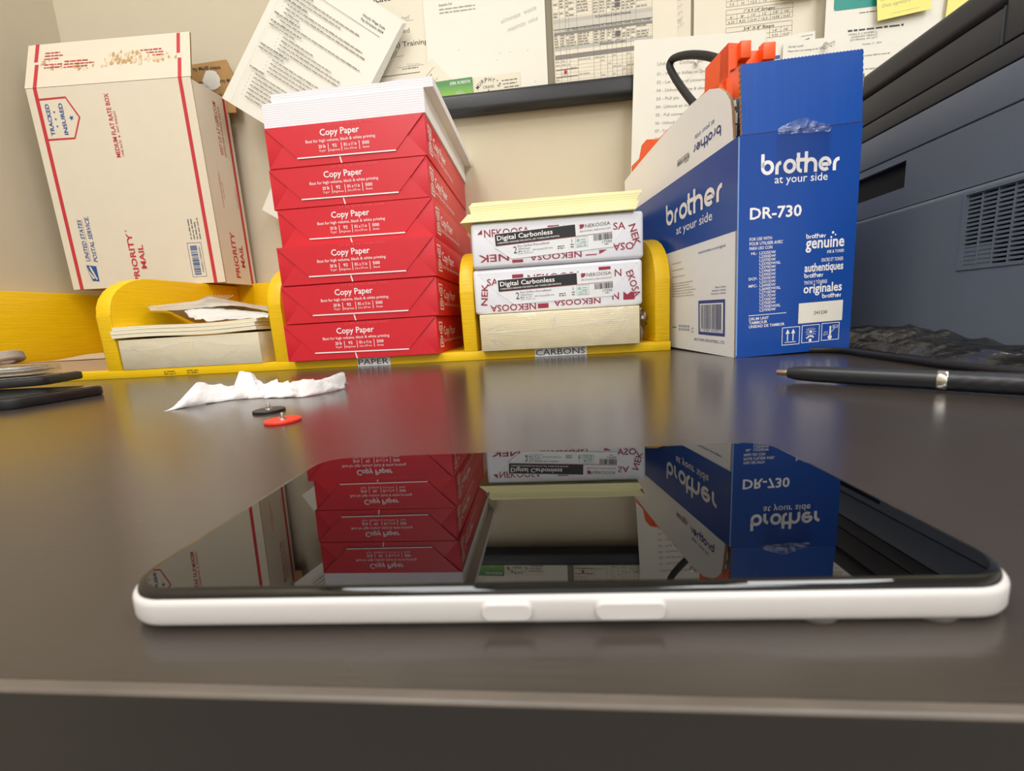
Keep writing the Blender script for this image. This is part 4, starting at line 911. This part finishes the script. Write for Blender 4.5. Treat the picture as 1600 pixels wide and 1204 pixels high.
tag(b.build('business_card'), 'green business card with a white lotus tucked behind the frame', 'business card', 'business cards tucked into the board frame')
x, z = S(-.1210, .4610); b = MB(); F = frame((x, BY-.0024, z), (1, 0, .012), (-.012, 0, 1)); b.prism([(0, 0), (.0860, 0), (.0860, .0520), (0, .0520)], -.0004, PAP, F)
s_ = "MURPHY'S"
for k, ch in enumerate(s_):
    a = radians(150-120*k/7); cx, cy, rr = .0270, .0230, .0205
    F2 = F @ Matrix.Translation((cx+rr*cos(a), cy+rr*sin(a)*.95, 0)) @ Matrix.Rotation((a-pi/2)*.8, 4, 'Z'); b.text(F2, ch, 0, 0, .0068, BLK, w=.0050 if ch != "'" else .0016, al='C', bold=.008)
b.text(F, 'CRANE', .0270, .0315, .0048, INKD, w=.0200, al='C'); b.text(F, '&', .0270, .0255, .0042, BLK, w=.003, al='C', bold=.01); b.text(F, 'EQUIPMENT', .0270, .0185, .0058, BLK, w=.0390, al='C', bold=.0)
for i in range(5): b.words(F, .0520+.002*i, .0400-.0058*i, .030-.004*(i % 2), 1, .004, .0026, GRY, 90+i)
tag(b.build('business_card'), 'cream crane company business card tucked behind the frame', 'business card', 'business cards tucked into the board frame')
# timetable
x, z = S(.0345, .4640); b, F = paper(x, z, .2160, .279, BY-.0010, .3, PAP)
gx = lambda v: v*K-x
gz = lambda v: CAM_H+(v-CAM_H)*K-z
RIGHT = gx(.2150)
def gband(z0, z1, mt): b.rect(F, .002, gz(z0), RIGHT, gz(z1), mt, .00015)
gband(.5895, .5965, LGRY); gband(.5790, .5895, mat('pale grey band', (198, 192, 178), .7)); gband(.5700, .5745, mat('dark band', (128, 123, 114), .7)); gband(.5745, .5800, LGRY); gband(.5440, .5510, LGRY); gband(.5290, .5370, mat('dark band', (128, 123, 114), .7))
for s_, xx, zz, ww in (('TX Yard Service & Delivery Personnel', .112, .5910, .062), ('GETTYSBURG 201 Blvd Road, Kimmery PA, 17350 Phone: (XXX) 774-5467  Fax (XXX) 774-5458', .060, .5758, .145), ('Administration & Location', .120, .5455, .045)):
    b.text(F, s_, gx(xx), gz(zz), .0036, INKD, w=ww, bold=.008, l=.0004)
xs = [.0355, .0470, .0580, .0640, .0790, .1080, .1200, .1330, .1420, .1500, .1600, .1680, .1760, .1860, .2150]
for xx in xs: b.rect(F, gx(xx), 0, gx(xx)+.0004, .279, GRY, .0003)
rows_ = [.725-.0050*i for i in range(26)]+[.5680-.0045*i for i in range(5)]+[.5250-.0062*i for i in range(10)]
for i, zz in enumerate(rows_):
    if gz(zz) < .004: continue
    b.rect(F, .002, gz(zz)-.0014, RIGHT, gz(zz)-.0011, LGRY, .0003)
    R = random.Random(i)
    low = zz < .53
    for c0, c1 in zip(xs, xs[1:]):
        if R.random() < (.35 if low else .85): b.words(F, gx(c0)+.0012, gz(zz), (c1-c0)*K*.75, 1, .004, .0026, INKT if not low else LGRY, i*31+int(c0*1e4), .0004)
for zz, hh in ((.6040, .0070), (.6130, .004), (.5565, .0080)): b.rect(F, gx(.1485), gz(zz), gx(.1580), gz(zz)+hh, mat('dark cell', (98, 94, 90), .7), .0005)
for zz in (.5110, .4985): b.rect(F, gx(.037), gz(zz), gx(.078), gz(zz)+.0014, GRY, .0005)
tag(b.build('timetable'), 'large printed timetable sheet with grey bands and ruled columns', 'paper')
t = thing('push_pin', 'small red push pin stuck low in the printed timetable', 'push pin', Matrix.Translation((*[S(.0545, .507)[0]], BY-.002, S(.0545, .507)[1])) @ Matrix.Rotation(pi/2, 4, 'X'))
b = MB(); b.lathe([(.0008, 0), (.0022, .0004), (.0028, .0016), (.0022, .0030), (.0008, .0034)], mat('red pin plastic', (205, 40, 44), .3), None, 16); b.build('head', t)
# note sheet beside timetable
x, z = S(.2250, .4700); b, F = paper(x, z, .0555, .279, BY, 0, mat('greyish note paper', (222, 213, 192), .75, .2, .03))
gx = lambda v: v*K-x
gz = lambda v: CAM_H+(v-CAM_H)*K-z
HW = mat('reddish pencil', (176, 140, 134), .7)
for k in range(6):
    F2 = F @ Matrix.Translation((.024+.002*k, gz(.6060)-.009*k, 0)) @ Matrix.Rotation(radians(34), 4, 'Z'); b.stroke(F2, [(.0016*i, .0022*sin(i*2.1+k)) for i in range(13-k)], .0005, HW if k % 2 else INK)
b.text(F, '(AS)', gx(.254), gz(.5660), .006, INK, w=.012, shear=.2, bold=-.01)
tag(b.build('pencil_note_sheet'), 'narrow greyish sheet with slanted pencil scribbles right of the timetable', 'paper')
# lumber table sheet
x, z = S(.2880, .4900); b, F = paper(x, z, .2160, .279, BY-.0006, 0, PAP)
gx = lambda v: v*K-x
gz = lambda v: CAM_H+(v-CAM_H)*K-z
def table(title, zt_, r1, r2, x0=.3440, x1=.4575, h=.0215):
    X0, X1 = gx(x0), gx(x1); Z = gz(zt_); hh = h*K/3; cw = (X1-X0)/6
    for k in range(4): b.rect(F, X0, Z-hh*k, X1, Z-hh*k+.0004, INKD, .0002)
    for k in range(7): b.rect(F, X0+cw*k, Z-hh*3, X0+cw*k+.0004, Z-(hh if 0 < k < 6 else 0), INKD, .0002)
    b.text(F, title, (X0+X1)/2, Z-hh*.85, hh*.62, INKD, w=.050 if len(title) > 14 else .040, al='C', bold=.014, shear=.1)
    for r, z2 in ((r1, Z-hh*1.82), (r2, Z-hh*2.82)):
        for k, s_ in enumerate(r): b.text(F, s_, X0+cw*(k+.5), z2, hh*.5, INKD, w=min(cw*.62, .0024*len(s_)), al='C')
table('2" X 10" Joists', .6060, ["6'", "8'", "10'", "12'", "14'", "16'"], ['7.5', '10', '12.5', '15', '17.5', '20'], h=.0245)
table('1" X 9 1/4" Stringers', .5765, ["6'", "8'", "10'", "12'", "14'", "16'"], ['6.25', '8.33', '10.41', '12.5', '14.58', '16.67'], h=.0230)
table('3/4" X 8" Risers', .5480, ["6'", "8'", "10'", "12'", "14'", "16'"], ['4', '5.33', '6.67', '8', '9.33', '10.67'], h=.0235)
tag(b.build('size_table_sheet'), 'white sheet with ruled tables of stringer and riser sizes', 'paper')
x, z = S(.4310, .5785); b, F = paper(x, z, .060, .070, BY-.012, 1.5, mat('cream card', (238, 224, 176), .6)); b.words(F, .004, .005, .010, 1, .004, .0022, LGRY, 3)
tag(b.build('hanging_card'), 'cream card hanging over the top right of the size tables', 'card')
ry = WALL_Y-.034; kk = ry/.8668
def S2(x, z): return (x*kk, CAM_H+(z-CAM_H)*kk)
# insurance leaflet and note in front of it
x, z = S2(.4200, .4350); b, F = paper(x, z, .080, .0850, ry+.0050, 3, PAPW)
b.poly(F, [(.030, .0640), (.066, .0700), (.072, .0760), (.036, .0690)], BPRINT); b.text(F, 'protector', .032, .0570, .0045, INKD, w=.019, bold=.01); b.text(F, 'insurance', .058, .0790, .0026, GRY, w=.018)
b.rect(F, .002, .052, .024, .0575, BPRINT)
for k in range(6): b.rect(F, .002, .048-.0058*k, .022, .0505-.0058*k, INKD if k % 2 else mat('leaflet grey', (160, 178, 186), .6))
tag(b.build('leaflet'), 'white leaflet with blue stripes partly behind the orange part and blue flap', 'paper')
x, z = S2(.4420, .3100); b, F = paper(x, z, .105, .1920, ry+.0010, -1.0, PAPW); b.text(F, 'Will Help Yourself?', .008, .1820, .0028, INKD, w=.024); b.text(F, 'Please return your package by the Thursday!', .008, .1755, .0028, INKD, w=.062); b.text(F, 'Your parcel contains', .008, .1640, .0026, GRY, w=.030)
tag(b.build('notice_slip'), 'white notice slip pinned behind the open flap of the blue carton', 'paper')
# letter on the right
x, z = S2(.5160, .3550); b, F = paper(x, z, .2160, .279, ry+.0030, 0, PAPW)
gx = lambda v: v*kk-x
gz = lambda v: CAM_H+(v-CAM_H)*kk-z
b.poly(F, rrect(gx(.5290), gz(.5570), gx(.66), gz(.66), .004), mat('teal print', (30, 140, 128), .5), .0003)
b.text(F, 'STATE', gx(.558), gz(.5730), .006, WHT, w=.02, l=.0005)
b.words(F, gx(.572), gz(.5485), .035, 1, .004, .0022, GRY, 2); b.words(F, gx(.5550), gz(.5210), .085, 1, .004, .0040, INKD, 7, ragged=0)
for i in range(3): b.text(F, ('JAMES E CAMPBELL', '111 RIVERVIEW TERRACE', 'PHILIP SPRINGS, WV 26771')[i], gx(.5550), gz(.5150)-.0042*i, .0028, GRY, w=.046)
b.text(F, 'October 21, 2024', gx(.580), gz(.4975), .0026, GRY, w=.030)
b.words(F, gx(.580), gz(.4790), .05, 1, .004, .0024, INK, 9); b.words(F, gx(.580), gz(.4570), .05, 1, .004, .0024, INK, 10)
tag(b.build('letter'), 'white official letter with a teal header, partly hidden by the printer', 'paper')
x, z = S2(.5980, .5290); b, F = paper(x, z, .080, .078, ry-.0040, 6, STK); b.rect(F, .005, .028, .065, .0284, INK); b.text(F, 'Jameson  Mallory', .006, .0310, .0055, INK, w=.056, shear=.3, bold=-.01); b.text(F, 'Date signature', .007, .0180, .0050, INK, w=.042, shear=.3, bold=-.01); b.words(F, .020, .006, .045, 1, .003, .0012, mat('faint dots', (214, 200, 120), .7), 4)
tag(b.build('sticky_note'), 'yellow sticky note with handwriting stuck on the letter', 'sticky note', 'yellow sticky notes')
x, z = S2(.7080, .5180); b, F = paper(x, z, .076, .076, ry-.0030, -3, STK); b.text(F, 'Joy', .006, .040, .010, INK, w=.014, shear=.3, bold=-.01)
tag(b.build('sticky_note'), 'yellow sticky note at the board edge just above the printer lid', 'sticky note', 'yellow sticky notes')
# procedure sheet hanging over the frame
x, z = .1660*kk, CAM_H+(.2480-CAM_H)*kk; b, F = paper(x+.004, z, .2160, .279, ry, -2.4, PAPW)
b.text(F, 'Procedures for Hooking', .168, .2445, .0056, INKT, w=.088, al='C'); b.text(F, 'Unhook   Dollies', .040, .2370, .0056, INKT, w=.062, bold=.0)
for i, s_ in enumerate(('01 - Wind up dollies on 2nd chassis', '02 - Let air out of converter', '04 - Unhook air line & electric', '03 - Pull pin', '04 - Unhook air lines & cord', '05 - Pull converter out', '06 - Unhook converter', '07 - Take from hooks', '08 - Put air line away', '09 - Drop landing gear', '10 - Close valves')):
    b.text(F, s_, .040, .2215-.0130*i, .0050, mat('faded ink', (128, 124, 118), .7), w=.0031*len(s_)*.95)
tag(b.build('procedure_sheet'), 'white hooking procedure sheet hanging over the frame behind the black cable', 'paper')
def clear_pin(px_, py_, pz_, lb, tilt):
    t = thing('push_pin', lb, 'push pin', Matrix.Translation((px_, py_, pz_)) @ Matrix.Rotation(radians(90+tilt[0]), 4, 'X') @ Matrix.Rotation(radians(tilt[1]), 4, 'Y'), 'clear push pins')
    b = MB(); b.lathe([(.0048, .0005), (.0048, .0020), (.0026, .0032), (.0024, .0115), (.0040, .0128), (.0040, .0150)], film('clear pin plastic', (.95, .93, .9), .16, .05, .1, 30) if 'clear pin plastic' not in bpy.data.materials else bpy.data.materials['clear pin plastic'], None, 20); b.build('head', t)
    b = MB(); b.lathe([(.0006, -.006), (.0006, .0006)], STEEL, None, 8); b.build('needle', t)
x, z = S(.2890, .4905); clear_pin(x*.98, ry-.002, z-.006, 'clear push pin holding the procedure sheet inside the cable loop', (18, 18))
x, z = S2(.5130, .5000); clear_pin(x, ry-.0030, z, 'clear push pin above the blue carton flap holding the notice slip', (22, 25))
# tilted handout hanging in front of the board
BL, BR_, TL, TR = Vector((-.5719, .772, .4817)), Vector((-.3942, .792, .3605)), Vector((-.4111, .792, .7089)), Vector((-.2334, .808, .5877))
b = MB()
for k in range(5):
    rows = []; off = .0009*k
    for j in range(9):
        row = []
        for i in range(9):
            u, v = i/8, j/8
            p = BL*(1-u)*(1-v)+BR_*u*(1-v)+TL*(1-u)*v+TR*u*v
            p = p+Vector((.0022*k*(1-v)+.0016*k*u, off+.0022*k*(u*(1-v)), .0004*k))
            row.append(p)
        rows.append(row)
    ribbon(b, rows, PAPW if k else PAPW, True)
Fh = frame(BL+Vector((0, -.0016, 0)), BR_-BL, TL-BL)
def hw(u, v): 
    return u, v
b.rect(Fh, .015, .236, .198, .2366, INKD, .0020)
for i in range(2): b.text(Fh, ('Hourly Wage Scale', 'Pay Structure 2024')[i], .200, .2450-.0075*i+.006, .0042, INKD, w=.044, al='R', l=.0022, bold=.008)
yy = .2250
seq = [('H', .05), ('L', .13), ('L', .10), ('H', .05), ('L', .15), ('L', .165), ('S', .03), ('H', .05), ('L', .16), ('H', .06), ('T', .05), ('B', .06), ('B', .10), ('B', .12), ('B', .15), ('H', .055), ('T', .05), ('B', .11), ('B', .13), ('B', .14), ('B', .15), ('H', .03), ('L', .13), ('L', .14), ('L', .15), ('L', .15), ('L', .16), ('L', .12), ('L', .14)]
for i, (k, w_) in enumerate(seq):
    x_ = {'H': .022, 'T': .022, 'L': .036, 'S': .036, 'B': .052}[k]
    b.words(Fh, x_, yy, min(w_, .195-x_), 1, .004, .0027, INKH if k == 'H' else INKT, 200+i, .0022, .05)
    if k == 'H': b.rect(Fh, x_, yy-.0012, x_+w_*.9, yy-.0008, GRY, .0022)
    if k in 'LB': b.disc(Fh, x_-.006, yy+.0012, .0007, GRY, .0022, 8)
    yy -= .0072
b.rect(Fh, .0185, 0, .0188, .279, LGRY, .0018)
tag(b.build('handout'), 'tilted stapled handout of typed white pages hanging above the mailing box and red reams', 'paper')
# sheet corner showing left of the red reams
b = MB(); F = frame((-.5495, .805, .2949), (.86, .02, -.56), (.56, 0, .86)); b.prism([(0, 0), (.216, 0), (.216, .10), (.02, .10), (0, .10)], -.0005, PAPW, F)
tag(b.build('loose_sheet'), 'white sheet whose corner shows on the wall left of the red reams', 'paper')
